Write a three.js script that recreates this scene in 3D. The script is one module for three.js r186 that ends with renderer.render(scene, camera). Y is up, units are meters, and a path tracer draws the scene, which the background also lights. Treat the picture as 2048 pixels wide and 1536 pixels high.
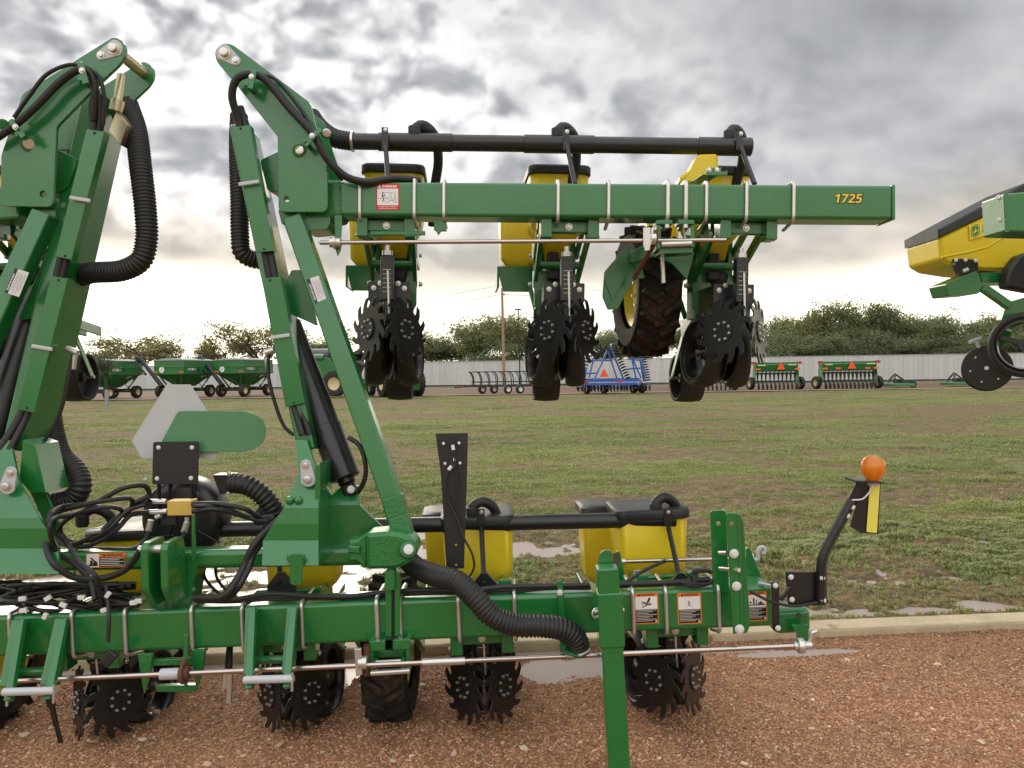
import * as THREE from 'three';
import { mergeGeometries, mergeVertices } from 'three/addons/utils/BufferGeometryUtils.js';
import { RoundedBoxGeometry } from 'three/addons/geometries/RoundedBoxGeometry.js';

// ---------------------------------------------------------------- camera, sky, sun, exposure
const scene = new THREE.Scene();
const EYE = 1.85, F = 1540, CX = 1024, CY = 768;      // survey of the photograph: eye height, focal length in its pixels
const camera = new THREE.PerspectiveCamera(2 * Math.atan(768 / F) * 180 / Math.PI, 4 / 3, 0.05, 2500);
camera.position.set(0, EYE, 0);
camera.rotation.order = 'YXZ';
camera.rotation.set(-0.0162, 0, -0.0136);
camera.updateMatrixWorld(true);
scene.add(camera);

const renderer = new THREE.WebGLRenderer({ antialias: true });
renderer.toneMapping = THREE.LinearToneMapping;
renderer.toneMappingExposure = 1.4;
renderer.shadowMap.enabled = true;

// value noise
const hash = (x, y, z = 0) => { let n = (x | 0) * 374761393 + (y | 0) * 668265263 + (z | 0) * 2147483647 ^ 0x5bd1e995; n = Math.imul(n ^ (n >>> 13), 1274126177); n = Math.imul(n ^ (n >>> 15), 2246822519); return ((n ^ (n >>> 16)) >>> 0) / 4294967295; };
const sm = (t) => t * t * (3 - 2 * t);
function noise2(x, y, s = 0) {
  const xi = Math.floor(x), yi = Math.floor(y), u = sm(x - xi), v = sm(y - yi);
  const a = hash(xi, yi, s), b = hash(xi + 1, yi, s), c = hash(xi, yi + 1, s), d = hash(xi + 1, yi + 1, s);
  return (a + (b - a) * u) * (1 - v) + (c + (d - c) * u) * v;
}
function fbm(x, y, o = 5, s = 0) { let a = 0.5, r = 0, t = 0; for (let i = 0; i < o; i++) { r += a * noise2(x, y, s + i * 17); t += a; a *= 0.52; x = x * 2.03 + 11.3; y = y * 2.03 + 5.7; } return r / t; }
const step = (a, b, x) => { const t = Math.min(1, Math.max(0, (x - a) / (b - a))); return t * t * (3 - 2 * t); };
const mix = (a, b, t) => a + (b - a) * t;
let seed = 7;
const rnd = () => { seed = (seed + 0x6D2B79F5) | 0; let t = Math.imul(seed ^ (seed >>> 15), 1 | seed); t = (t + Math.imul(t ^ (t >>> 7), 61 | t)) ^ t; return ((t ^ (t >>> 14)) >>> 0) / 4294967296; };
const rr = (a, b) => a + (b - a) * rnd();

// a stormy evening sky: a grey cloud deck with mammatus-like bright breaks, and a clear bright strip below its edge
{
  const W = 2048, H = 1024, data = new Float32Array(W * H * 4), D = Math.PI / 180;
  for (let j = 0; j < H; j++) for (let i = 0; i < W; i++) {
    const el = ((j + 0.5) / H - 0.5) * Math.PI;                  // row 0 is straight down
    let th = ((i + 0.5) / W - 0.5) * 2 * Math.PI;                // equirectangular: u = atan2(z, x) / 2pi + 0.5
    const dx = Math.cos(th) * Math.cos(el), dz = Math.sin(th) * Math.cos(el), dy = Math.sin(el);
    const az = Math.atan2(dx, -dz) / D, e = el / D;              // azimuth from the view axis, to the right
    let r, g, b;
    if (e < -2) { r = 0.16; g = 0.14; b = 0.11; } else {
      const q = 1 / (Math.max(dy, 0) + 0.22), px = dx * q, pz = dz * q;
      const warpx = fbm(px * 1.1 + 3, pz * 1.1, 3, 3) - 0.5, warpz = fbm(px * 1.1, pz * 1.1 + 9, 3, 5) - 0.5;
      const big = fbm(px * 1.0 + warpx * 0.35 + 0.4 * pz + 1.7, pz * 1.5 + warpz * 0.35 + 4.2, 4, 11);
      const med = fbm(px * 2.2 + warpx * 0.6 + 0.9 * pz, pz * 3.4 + warpz * 0.6 + 2, 4, 23);
      // the lumpy breaks, finer, round in outline
      const wx = fbm(az * 0.2, e * 0.26, 2, 31) - 0.5, wy = fbm(az * 0.2 + 7, e * 0.26, 2, 37) - 0.5;
      const lumps = fbm(az * 0.30 + wx * 1.2, e * 0.44 + wy * 1.2, 6, 41), fine = fbm(az * 0.62 + wx * 1.4, e * 0.85 + wy * 1.4, 6, 47);
      // grey deck, darker and lighter rolls; it thins out overhead and behind the photographer
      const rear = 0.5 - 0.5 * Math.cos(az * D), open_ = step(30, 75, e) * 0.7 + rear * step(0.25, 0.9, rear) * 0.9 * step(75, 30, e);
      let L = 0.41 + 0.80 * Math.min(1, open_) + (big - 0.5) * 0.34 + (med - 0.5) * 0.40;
      L = Math.max(L, 0.15);
      // thinner cloud towards the hidden sun: lumps with lit edges
      const thin = Math.min(1, 1.25 * Math.exp(-(((az + 22) / 21) ** 2) - (((e - 21) / 11) ** 2)) + 0.5 * Math.exp(-(((az - 3) / 14) ** 2) - (((e - 15) / 5) ** 2)));
      const lit = step(0.36, 0.63, lumps * 0.72 + fine * 0.28);
      L = mix(L, 0.37 + 0.56 * lit + 0.26 * (fine - 0.5) + 0.12 * (big - 0.5), Math.min(1, thin * 0.95));
      L += (0.05 + 0.07 * Math.exp(-(((e - 13) / 8) ** 2))) * (fine - 0.5);
      r = L * 0.985; g = L * 0.985; b = L * 1.0;
      const cool = step(0.55, 0.3, L); r *= 1 - 0.03 * cool; b *= 1 + 0.04 * cool;
      // edge of the deck, warm haze and the open strip under it
      const edge = 6.7 + 2.2 * Math.min(3, (az / 30) ** 2) + 1.2 * (fbm(az * 0.06 + 2, 3, 3, 71) - 0.5) * 2 + 1.4 * (fbm(az * 0.16, e * 0.5, 3, 73) - 0.5);
      const warm = step(edge + 6, edge, e);
      r = mix(r, r * 1.14 + 0.02, warm); g = mix(g, g * 1.06 + 0.01, warm); b = mix(b, b * 0.92, warm);
      const open = step(edge + 0.9, edge - 2.6, e);
      const away = 0.5 + 0.5 * Math.cos((az + 26) * D);          // towards the sunset
      const glow = mix(0.62, 0.92, away) + 1.1 * Math.exp(-(((az + 27) / 17) ** 2) - (((e - 3.5) / 5) ** 2)) + 0.45 * Math.exp(-(((az - 27) / 16) ** 2) - (((e - 4) / 5) ** 2));
      const fleck = 0.86 + 0.3 * fbm(az * 0.12, e * 0.9, 4, 83);
      r = mix(r, glow * fleck * 1.05, open); g = mix(g, glow * fleck * 0.965, open); b = mix(b, glow * fleck * 0.80, open);
    }
    const o = (j * W + i) * 4; data[o] = r; data[o + 1] = g; data[o + 2] = b; data[o + 3] = 1;
  }
  const sky = new THREE.DataTexture(data, W, H, THREE.RGBAFormat, THREE.FloatType);
  sky.mapping = THREE.EquirectangularReflectionMapping; sky.magFilter = THREE.LinearFilter; sky.minFilter = THREE.LinearFilter; sky.needsUpdate = true;
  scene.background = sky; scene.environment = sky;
}
const sun = new THREE.DirectionalLight(new THREE.Color(1, 0.88, 0.72), 1.4);
sun.position.set(-34, 40, -84); sun.target.position.set(0, 0, -5);
sun.castShadow = true; sun.shadow.radius = 60;
Object.assign(sun.shadow.camera, { left: -60, right: 60, top: 40, bottom: -40, near: 1, far: 260 });
scene.add(sun, sun.target);

// ---------------------------------------------------------------- survey helpers
const V = (x, y, z) => new THREE.Vector3(x, y, z);
// the point of the place that the photograph shows at (u, v), standing d metres in front of the photographer
function at(u, v, d) { const p = V((u - CX) / F, (CY - v) / F, -1).applyQuaternion(camera.quaternion); return p.multiplyScalar(-d / p.z).add(camera.position); }
// the point of level ground shown at (u, v)
function gnd(u, v, y = 0) { const p = V((u - CX) / F, (CY - v) / F, -1).applyQuaternion(camera.quaternion); return p.multiplyScalar((y - EYE) / p.y).add(camera.position); }

// ---------------------------------------------------------------- geometry helpers
function norm(g) {
  let n = g.index ? g.toNonIndexed() : g;
  for (const k of Object.keys(n.attributes)) if (!['position', 'normal', 'uv'].includes(k)) n.deleteAttribute(k);
  if (!n.attributes.normal) n.computeVertexNormals();
  n.morphAttributes = {}; n.clearGroups();
  // uv in metres, along the face's main plane
  const p = n.attributes.position, m = n.attributes.normal, uv = new Float32Array(p.count * 2);
  for (let i = 0; i < p.count; i++) {
    const ax = Math.abs(m.getX(i)), ay = Math.abs(m.getY(i)), az = Math.abs(m.getZ(i));
    let a, b; if (az >= ax && az >= ay) { a = p.getX(i); b = p.getY(i); } else if (ax >= ay) { a = p.getZ(i); b = p.getY(i); } else { a = p.getX(i); b = p.getZ(i); }
    uv[2 * i] = a; uv[2 * i + 1] = b;
  }
  n.setAttribute('uv', new THREE.BufferAttribute(uv, 2));
  return n;
}
const join = (list) => { const l = list.flat(9).filter(Boolean).map(norm); return l.length === 1 ? l[0] : mergeGeometries(l); };
function aim(g, a, b, up) { // put a geometry built along +Y, centred, between a and b
  const d = b.clone().sub(a), m = new THREE.Matrix4();
  const y = d.clone().normalize(); let x = (up ? up.clone() : V(0, 0, 1)); x.sub(y.clone().multiplyScalar(x.dot(y)));
  if (x.lengthSq() < 1e-6) { x = V(1, 0, 0); x.sub(y.clone().multiplyScalar(x.dot(y))); }
  x.normalize(); const z = x.clone(); const xx = y.clone().cross(z).normalize();
  m.makeBasis(xx, y, z).setPosition(a.clone().add(b).multiplyScalar(0.5));
  return g.applyMatrix4(m);
}
// square tube / flat bar from a to b: w across, t in the direction "front"
function bar(a, b, w, t, front = V(0, 0, 1), r = 0.008) { const L = a.distanceTo(b); const rr_ = Math.min(r, w / 2.05, t / 2.05); return aim(new RoundedBoxGeometry(w, L, t, 2, rr_), a, b, front); }
function cyl(a, b, r1, r2 = r1, seg = 20) { return aim(new THREE.CylinderGeometry(r2, r1, a.distanceTo(b), seg), a, b); }
function chamCyl(a, b, r, c = 0.004, seg = 24) { const L = a.distanceTo(b); return aim(new THREE.LatheGeometry([[0, -L / 2], [r - c, -L / 2], [r, -L / 2 + c], [r, L / 2 - c], [r - c, L / 2], [0, L / 2]].map((p) => new THREE.Vector2(...p)), seg), a, b); }
function tube(pts, r, seg, rad = 8) { const c = new THREE.CatmullRomCurve3(pts, false, 'centripetal'); return new THREE.TubeGeometry(c, seg ?? Math.max(8, Math.ceil(c.getLength() / Math.max(0.02, r * 0.9))), r, rad, false); }
// tube that runs straight between points with short bends
function bent(pts, r, bend = 0.05, rad = 10) {
  const path = new THREE.CurvePath(); let from = pts[0].clone();
  for (let i = 1; i < pts.length - 1; i++) {
    const p = pts[i], a = pts[i - 1].clone().sub(p), b = pts[i + 1].clone().sub(p), k = Math.min(bend, a.length() * 0.48, b.length() * 0.48);
    const s = p.clone().add(a.normalize().multiplyScalar(k)), e = p.clone().add(b.normalize().multiplyScalar(k));
    path.add(new THREE.LineCurve3(from, s)); path.add(new THREE.QuadraticBezierCurve3(s, p, e)); from = e;
  }
  path.add(new THREE.LineCurve3(from, pts[pts.length - 1].clone()));
  const L = path.getLength();
  return new THREE.TubeGeometry(path, Math.ceil(L / 0.012), r, rad, false);
}
// corrugated hose
function corrugated(pts, r, pitch = 0.018, depth = 0.007, rad = 18) {
  const c = new THREE.CatmullRomCurve3(pts, false, 'centripetal'), L = c.getLength(), n = Math.round(L / pitch) * 4, g = new THREE.TubeGeometry(c, n, r, rad, false);
  const p = g.attributes.position, prof = [0, 0.7, 1, 0.7];
  for (let i = 0; i <= n; i++) { const ctr = c.getPointAt(i / n), k = (r - depth + depth * prof[i % 4]) / r; for (let j = 0; j <= rad; j++) { const q = i * (rad + 1) + j; p.setXYZ(q, ctr.x + (p.getX(q) - ctr.x) * k, ctr.y + (p.getY(q) - ctr.y) * k, ctr.z + (p.getZ(q) - ctr.z) * k); } }
  g.computeVertexNormals(); return g;
}
// flat plate of thickness th; outline in metres (x, y), front face at z
function sheet(pts, z, th, { holes = [], bevel = 0.002, round = 0 } = {}) {
  const s = new THREE.Shape();
  const n = pts.length;
  if (round > 0) {
    for (let i = 0; i < n; i++) {
      const p = pts[i], a = pts[(i + n - 1) % n], b = pts[(i + 1) % n], R = p[2] ?? round;
      const da = Math.hypot(a[0] - p[0], a[1] - p[1]), db = Math.hypot(b[0] - p[0], b[1] - p[1]), k = Math.min(R, da * 0.45, db * 0.45);
      const s1 = [p[0] + (a[0] - p[0]) / da * k, p[1] + (a[1] - p[1]) / da * k], s2 = [p[0] + (b[0] - p[0]) / db * k, p[1] + (b[1] - p[1]) / db * k];
      i ? s.lineTo(...s1) : s.moveTo(...s1); s.quadraticCurveTo(p[0], p[1], ...s2);
    }
  } else pts.forEach((p, i) => i ? s.lineTo(p[0], p[1]) : s.moveTo(p[0], p[1]));
  s.closePath();
  for (const [x, y, r] of holes) { const h = new THREE.Path(); h.absarc(x, y, r, 0, Math.PI * 2, true); s.holes.push(h); }
  const bv = Math.min(bevel, th / 3), g = new THREE.ExtrudeGeometry(s, { depth: th - 2 * bv, bevelEnabled: bv > 0, bevelSize: bv, bevelThickness: bv, bevelOffset: -bv, bevelSegments: 1, curveSegments: 14 });
  g.translate(0, 0, z - th + bv); return g;
}
// plate surveyed on the photograph: outline pixels at distance d
function plate(px, d, th, o = {}) {
  const w = px.map(([u, v, R]) => { const p = at(u, v, d); return R === undefined ? [p.x, p.y] : [p.x, p.y, R]; });
  const holes = (o.holes || []).map(([u, v, r]) => { const p = at(u, v, d); return [p.x, p.y, r]; });
  return sheet(w, -d, th, { ...o, holes });
}
// folded plate: rows of [uLeft, uRight, v, d], sheet thickness th
function folded(rows, th) {
  const P = rows.map(([a, b, v, d]) => [at(a, v, d), at(b, v, d)]), pos = [];
  const q = (a, b, c, d) => pos.push(...[a, b, c, a, c, d].flatMap((p) => [p.x, p.y, p.z]));
  const back = (p) => p.clone().add(V(0, 0, -th));
  for (let i = 0; i + 1 < P.length; i++) {
    const [a, b] = P[i], [c, d] = P[i + 1];
    q(c, d, b, a); q(back(a), back(b), back(d), back(c)); q(a, back(a), back(c), c); q(d, back(d), back(b), b);
  }
  const [a, b] = P[0], [c, d] = P[P.length - 1]; q(b, back(b), back(a), a); q(c, back(c), back(d), d);
  const g = new THREE.BufferGeometry(); g.setAttribute('position', new THREE.Float32BufferAttribute(pos, 3)); g.computeVertexNormals(); return g;
}
const box = (x0, x1, y0, y1, z0, z1, r = 0.006) => new RoundedBoxGeometry(Math.abs(x1 - x0), Math.abs(y1 - y0), Math.abs(z1 - z0), 1, Math.min(r, Math.abs(x1 - x0) / 2.1, Math.abs(y1 - y0) / 2.1, Math.abs(z1 - z0) / 2.1)).translate((x0 + x1) / 2, (y0 + y1) / 2, (z0 + z1) / 2);
function hexBolt(p, r, n = V(0, 0, 1), h = r * 0.75) { const q = p.clone().add(n.clone().normalize().multiplyScalar(h)); return [chamCyl(p.clone().sub(n.clone().normalize().multiplyScalar(0.002)), q, r, r * 0.16, 6), cyl(p, p.clone().add(n.clone().normalize().multiplyScalar(h * 0.25)), r * 1.35, r * 1.35, 16)]; }
const lathe = (prof, seg = 32) => new THREE.LatheGeometry(prof.map((p) => new THREE.Vector2(p[0], p[1])), seg);

// ---------------------------------------------------------------- names, things and parts
const taken = new Set(), baseOf = new Map();
const numbered = (n) => { let k = n, i = 0; while (taken.has(k)) k = n + '_' + String(++i).padStart(3, '0'); taken.add(k); return k; };
function tag(o, label, category, group) { o.userData.label = label; o.userData.category = category; if (group) o.userData.group = group; return o; }
function thing(name, label, category, base = V(0, 0, 0), group) { const o = new THREE.Group(); o.name = numbered(name); o.position.copy(base); scene.add(o); baseOf.set(o, base.clone()); return tag(o, label, category, group); }
const shade = (m) => { m.castShadow = m.receiveShadow = true; return m; };
// a mesh whose geometry is given in world coordinates, under a thing or a part of it
function part(name, geos, mat, parent) {
  const g = Array.isArray(geos) ? join(geos) : norm(geos); let root = parent; while (root.parent && root.parent !== scene) root = root.parent;
  const b = baseOf.get(root); if (b) g.translate(-b.x, -b.y, -b.z);
  const m = shade(new THREE.Mesh(g, mat)); m.name = name; parent.add(m); return m;
}
// a mesh in the local metres of its parent
function piece(name, geo, mat, parent) { const m = shade(new THREE.Mesh(Array.isArray(geo) ? join(geo) : geo, mat)); m.name = name; parent.add(m); return m; }
function setting(name, geo, mat, kind = 'structure') { const m = shade(new THREE.Mesh(geo, mat)); m.name = numbered(name); m.userData.kind = kind; scene.add(m); return m; }
function copyOf(o, pos, turn, label) { const c = o.clone(); c.name = numbered(o.name.replace(/_\d+$/, '')); c.position.copy(pos); c.rotation.y = turn; if (label) c.userData.label = label; scene.add(c); return c; }

// ---------------------------------------------------------------- materials
function tex(w, h, fn, { srgb = false, rx = 1, ry = 1 } = {}) {
  const d = new Uint8Array(w * h * 4); for (let j = 0; j < h; j++) for (let i = 0; i < w; i++) { const c = fn(i / w, j / h, i, j), o = (j * w + i) * 4; if (typeof c === 'number') { d[o] = d[o + 1] = d[o + 2] = c * 255; } else { d[o] = c[0] * 255; d[o + 1] = c[1] * 255; d[o + 2] = c[2] * 255; } d[o + 3] = 255; }
  const t = new THREE.DataTexture(d, w, h); t.wrapS = t.wrapT = THREE.RepeatWrapping; t.magFilter = THREE.LinearFilter; t.minFilter = THREE.LinearFilter; t.repeat.set(rx, ry); if (srgb) t.colorSpace = THREE.SRGBColorSpace; t.needsUpdate = true; return t;
}
// noise that repeats without a seam
function tileNoise(u, v, n, o, s) { let a = 0.5, r = 0, t = 0; for (let k = 0; k < o; k++) { const x = u * n, y = v * n, xi = Math.floor(x), yi = Math.floor(y), fx = sm(x - xi), fy = sm(y - yi), w = (q) => ((q % n) + n) % n; const A = hash(w(xi), w(yi), s + k), B = hash(w(xi + 1), w(yi), s + k), C = hash(w(xi), w(yi + 1), s + k), E = hash(w(xi + 1), w(yi + 1), s + k); r += a * ((A + (B - A) * fx) * (1 - fy) + (C + (E - C) * fx) * fy); t += a; a *= 0.55; n *= 2; } return r / t; }
const lin = (r, g, b) => new THREE.Color().setRGB(r, g, b);
const peel = tex(256, 256, (u, v) => tileNoise(u, v, 24, 3, 5), { rx: 2.2, ry: 2.2 });
const roughVar = tex(256, 256, (u, v) => { const n = tileNoise(u, v, 5, 5, 9); return [0, 0.55 + 0.45 * n, 0]; }, { rx: 1.7, ry: 1.7 });
const tint = tex(256, 256, (u, v) => { const n = tileNoise(u, v, 4, 5, 15), s = tileNoise(u, v, 60, 2, 19); const k = 0.93 + 0.07 * n - (s > 0.83 ? 0.05 : 0); return [k, k, k]; }, { srgb: true, rx: 1.3, ry: 1.3 });
const grime = tex(512, 512, (u, v) => { const n = tileNoise(u, v, 5, 6, 25), m = tileNoise(u, v, 30, 3, 29), k = step(0.45, 0.72, n * 0.7 + m * 0.3); return [0.34 + 0.42 * k, 0.32 + 0.32 * k, 0.31 + 0.22 * k]; }, { srgb: true, rx: 1.6, ry: 1.6 });
const cast = tex(256, 256, (u, v) => tileNoise(u, v, 40, 3, 45), { rx: 3, ry: 3 });
const std = (c, r, o = {}) => new THREE.MeshStandardMaterial({ color: c, roughness: r, side: THREE.DoubleSide, ...o });
const phy = (c, r, o = {}) => new THREE.MeshPhysicalMaterial({ color: c, roughness: r, side: THREE.DoubleSide, ...o });
const M = {
  green: phy(lin(0.010, 0.178, 0.035), 0.40, { map: tint, roughnessMap: roughVar, bumpMap: peel, bumpScale: 0.0006, clearcoat: 0.8, clearcoatRoughness: 0.14 }),
  castGreen: phy(lin(0.010, 0.178, 0.035), 0.45, { map: tint, bumpMap: cast, bumpScale: 0.003, clearcoat: 0.5, clearcoatRoughness: 0.25 }),
  black: phy(lin(0.012, 0.012, 0.013), 0.45, { roughnessMap: roughVar, bumpMap: peel, bumpScale: 0.0005, clearcoat: 0.25, clearcoatRoughness: 0.3 }),
  matBlack: std(lin(0.017, 0.017, 0.018), 0.62, { roughnessMap: roughVar }),
  hose: std(lin(0.016, 0.0155, 0.0155), 0.5),
  rubber: std(lin(0.020, 0.018, 0.016), 0.8, { roughnessMap: roughVar }),
  muddy: std(lin(0.105, 0.088, 0.074), 0.92, { map: grime, bumpMap: cast, bumpScale: 0.006 }),
  zinc: std(lin(0.66, 0.65, 0.62), 0.36, { metalness: 0.75, roughnessMap: roughVar }),
  gold: std(lin(0.60, 0.53, 0.36), 0.36, { metalness: 0.9 }),
  shaft: std(lin(0.56, 0.50, 0.46), 0.3, { metalness: 1, roughnessMap: roughVar }),
  signSheenGreen: phy(lin(0.085, 0.27, 0.125), 0.38, { map: tint, clearcoat: 0.6, clearcoatRoughness: 0.2 }),  // sky sheen on the sign back is painted in as a paler green
  white: std(lin(0.72, 0.72, 0.70), 0.4),
  yellow: phy(lin(0.80, 0.60, 0.022), 0.42, { map: tint, roughnessMap: roughVar }),
  cream: std(lin(0.66, 0.55, 0.30), 0.5),
  steelDark: std(lin(0.028, 0.024, 0.022), 0.42, { metalness: 0.55, roughnessMap: roughVar }),
  wheelBlack: std(lin(0.009, 0.0085, 0.0085), 0.5, { roughnessMap: roughVar }),
  rust: std(lin(0.13, 0.055, 0.03), 0.8),
  alu: std(lin(0.58, 0.60, 0.62), 0.55, { map: tint, metalness: 0.15 }),
};

// ================================================================ THE SETTING
// kerb line: B to A along its foot on the gravel side; s runs along it to the right, n away from the photographer
const kB = gnd(690, 1314), kA = gnd(2048, 1258), kx = kA.clone().sub(kB).setY(0).normalize(), kn = V(kx.z, 0, -kx.x);
const kp = (s, n, y = 0) => V(kB.x + kx.x * s + kn.x * n, y, kB.z + kx.z * s + kn.z * n);
const sn = (p) => { const d = p.clone().sub(kB); return [d.x * kx.x + d.z * kx.z, d.x * kn.x + d.z * kn.z]; };
const blob = (list) => list.map(([u, v, a, b, y = 0]) => [...sn(gnd(u, v, y)), a, b]);
const wet = (list, s, n) => { let m = 0; for (const [cs, cn, a, b] of list) { const q = ((s - cs) / a) ** 2 + ((n - cn) / b) ** 2; if (q < 4) m = Math.max(m, Math.exp(-q)); } return m; };

// ---- gravel yard, with hollows that hold rain water
const gravelPools = blob([[662, 1345, 0.17, 0.26], [700, 1322, 0.3, 0.10], [1098, 1335, 0.2, 0.22], [1185, 1328, 0.26, 0.18], [1010, 1306, 0.5, 0.06], [1600, 1302, 0.45, 0.055], [1440, 1296, 0.4, 0.05], [420, 1330, 0.5, 0.08], [150, 1345, 0.5, 0.08]]);
const gravelH = (s, n) => 0.020 * (fbm(s * 1.1 + 40, n * 1.1 + 12, 3, 101) - 0.42) + 0.018 * (fbm(s * 8, n * 8, 4, 107) - 0.5) - 0.045 * wet(gravelPools, s, n) + 0.012 * step(-0.5, -1.4, n);
const GRAVEL_WATER = -0.015;
function gridMesh(ns, nn, f) { // f(i/ns, j/nn) -> [x,y,z, r,g,b, u,v]
  const pos = [], col = [], uv = [], idx = [];
  for (let j = 0; j <= nn; j++) for (let i = 0; i <= ns; i++) { const q = f(i / ns, j / nn); pos.push(q[0], q[1], q[2]); col.push(q[3], q[4], q[5]); uv.push(q[6], q[7]); }
  for (let j = 0; j < nn; j++) for (let i = 0; i < ns; i++) { const a = j * (ns + 1) + i, b = a + 1, c = a + ns + 1, d = c + 1; idx.push(a, b, d, a, d, c); }
  const g = new THREE.BufferGeometry(); g.setAttribute('position', new THREE.Float32BufferAttribute(pos, 3)); g.setAttribute('color', new THREE.Float32BufferAttribute(col, 3)); g.setAttribute('uv', new THREE.Float32BufferAttribute(uv, 2)); g.setIndex(idx); g.computeVertexNormals(); return g;
}
const gravelTex = tex(512, 512, (u, v) => { const n = tileNoise(u, v, 70, 3, 205), m = tileNoise(u, v, 12, 4, 209), k = 0.55 + 0.5 * (n - 0.5) + 0.35 * (m - 0.5); return [0.62 * k + 0.26, 0.50 * k + 0.17, 0.40 * k + 0.10]; }, { srgb: true, rx: 2, ry: 2 });
const gravelBump = tex(512, 512, (u, v) => tileNoise(u, v, 70, 3, 205), { rx: 2, ry: 2 });
const gravelMat = std(lin(1.0, 0.97, 0.90), 0.85, { map: gravelTex, bumpMap: gravelBump, bumpScale: 0.012, vertexColors: true });
const gravelTone = (s, n) => { const k = 0.82 + 0.36 * fbm(s * 0.7 + 3, n * 0.7, 4, 121), w = fbm(s * 2.1, n * 2.1 + 8, 3, 127); return [k * (0.94 + 0.1 * w), k * (0.95 + 0.03 * w), k]; };
setting('gravel_yard', gridMesh(420, 96, (a, b) => { const s = mix(-5.5, 9.5, a), n = mix(-3.4, 0.02, b), p = kp(s, n, gravelH(s, n)), c = gravelTone(s, n); return [p.x, p.y, p.z, ...c, s, n]; }), gravelMat);
{ // the rest of the yard and the land under everything, out to the horizon
  const g = gridMesh(2, 2, (a, b) => [mix(-900, 900, a), -0.075, mix(700, -1500, b), 1, 1, 1, mix(-900, 900, a), mix(-900, 900, b)]);
  setting('ground', g, std(lin(0.12, 0.10, 0.05), 0.95, { vertexColors: true }));
  setting('gravel_yard', gridMesh(40, 16, (a, b) => { const s = mix(-40, 60, a), n = mix(-22, 0.02, b), p = kp(s, n, -0.06); return [p.x, p.y, p.z, 1, 1, 1, s, n]; }), gravelMat);
}
const waterMat = phy(lin(0.37, 0.30, 0.26), 0.2, { ior: 1.33, specularIntensity: 0.6, bumpMap: tex(256, 256, (u, v) => tileNoise(u, v, 8, 3, 77), { rx: 0.9, ry: 0.9 }), bumpScale: 0.0012 });
{ const c = [kp(-5.4, -1.2, GRAVEL_WATER), kp(9.4, -1.2, GRAVEL_WATER), kp(9.4, 0.01, GRAVEL_WATER), kp(-5.4, 0.01, GRAVEL_WATER)];
  const g = new THREE.BufferGeometry(); g.setAttribute('position', new THREE.Float32BufferAttribute([c[0], c[1], c[2], c[0], c[2], c[3]].flatMap((p) => [p.x, p.y, p.z]), 3)); g.computeVertexNormals(); setting('puddle_water', norm(g), waterMat); }
{ // loose stones lying on the yard: nobody could count them
  const shapes = [1, 2, 3].map((k) => { const g = mergeVertices(new THREE.IcosahedronGeometry(1, 0).deleteAttribute('normal').deleteAttribute('uv')); const p = g.attributes.position; for (let i = 0; i < p.count; i++) { const q = 0.72 + 0.5 * hash(i, k, 3); p.setXYZ(i, p.getX(i) * q * 1.15, p.getY(i) * q * 0.68, p.getZ(i) * q); } const h = g.toNonIndexed(); h.computeVertexNormals(); return h; });
  const mat = std(lin(1, 1, 1), 0.8), tone = [[0.45, 0.235, 0.12], [0.38, 0.19, 0.10], [0.52, 0.285, 0.155], [0.30, 0.15, 0.085], [0.42, 0.24, 0.14], [0.50, 0.34, 0.23], [0.55, 0.44, 0.31]];
  shapes.forEach((g, k) => {
    const N = 60000, im = new THREE.InstancedMesh(g, mat, N); let c = 0; const m = new THREE.Matrix4(), q = new THREE.Quaternion(), e = new THREE.Euler(), col = new THREE.Color();
    while (c < N) {
      const n = -Math.pow(rnd(), 0.8) * 2.55 + 0.01, s = rr(-4.2, 7.2), h = gravelH(s, n); if (h < GRAVEL_WATER - 0.004 && rnd() > 0.03) { if (rnd() < 0.98) { c += 0; } if (rnd() < 0.999) continue; }
      const big = rnd(); let r = 0.0038 + 0.0048 * Math.pow(rnd(), 1.5); if (big > 0.990) r = rr(0.007, 0.012); if (big > 0.9992) r = rr(0.013, 0.022);
      const p = kp(s, n, h + r * 0.18); e.set(rr(-0.5, 0.5), rr(0, 6.3), rr(-0.5, 0.5)); m.compose(p, q.setFromEuler(e), V(r * rr(0.8, 1.5), r, r * rr(0.8, 1.2)));
      im.setMatrixAt(c, m); const t = big > 0.990 ? tone[5 + (rnd() < 0.5 ? 1 : 0)] : rnd() < 0.05 ? tone[5] : tone[Math.floor(rnd() * 5)], v = rr(0.55, 1.35), gt = gravelTone(s, n)[0]; im.setColorAt(c, col.setRGB(t[0] * v * gt, t[1] * v * gt, t[2] * v * gt)); c++;
    }
    im.name = numbered('loose_gravel'); im.userData.kind = 'stuff'; shade(im); scene.add(im);
  });
}

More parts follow.
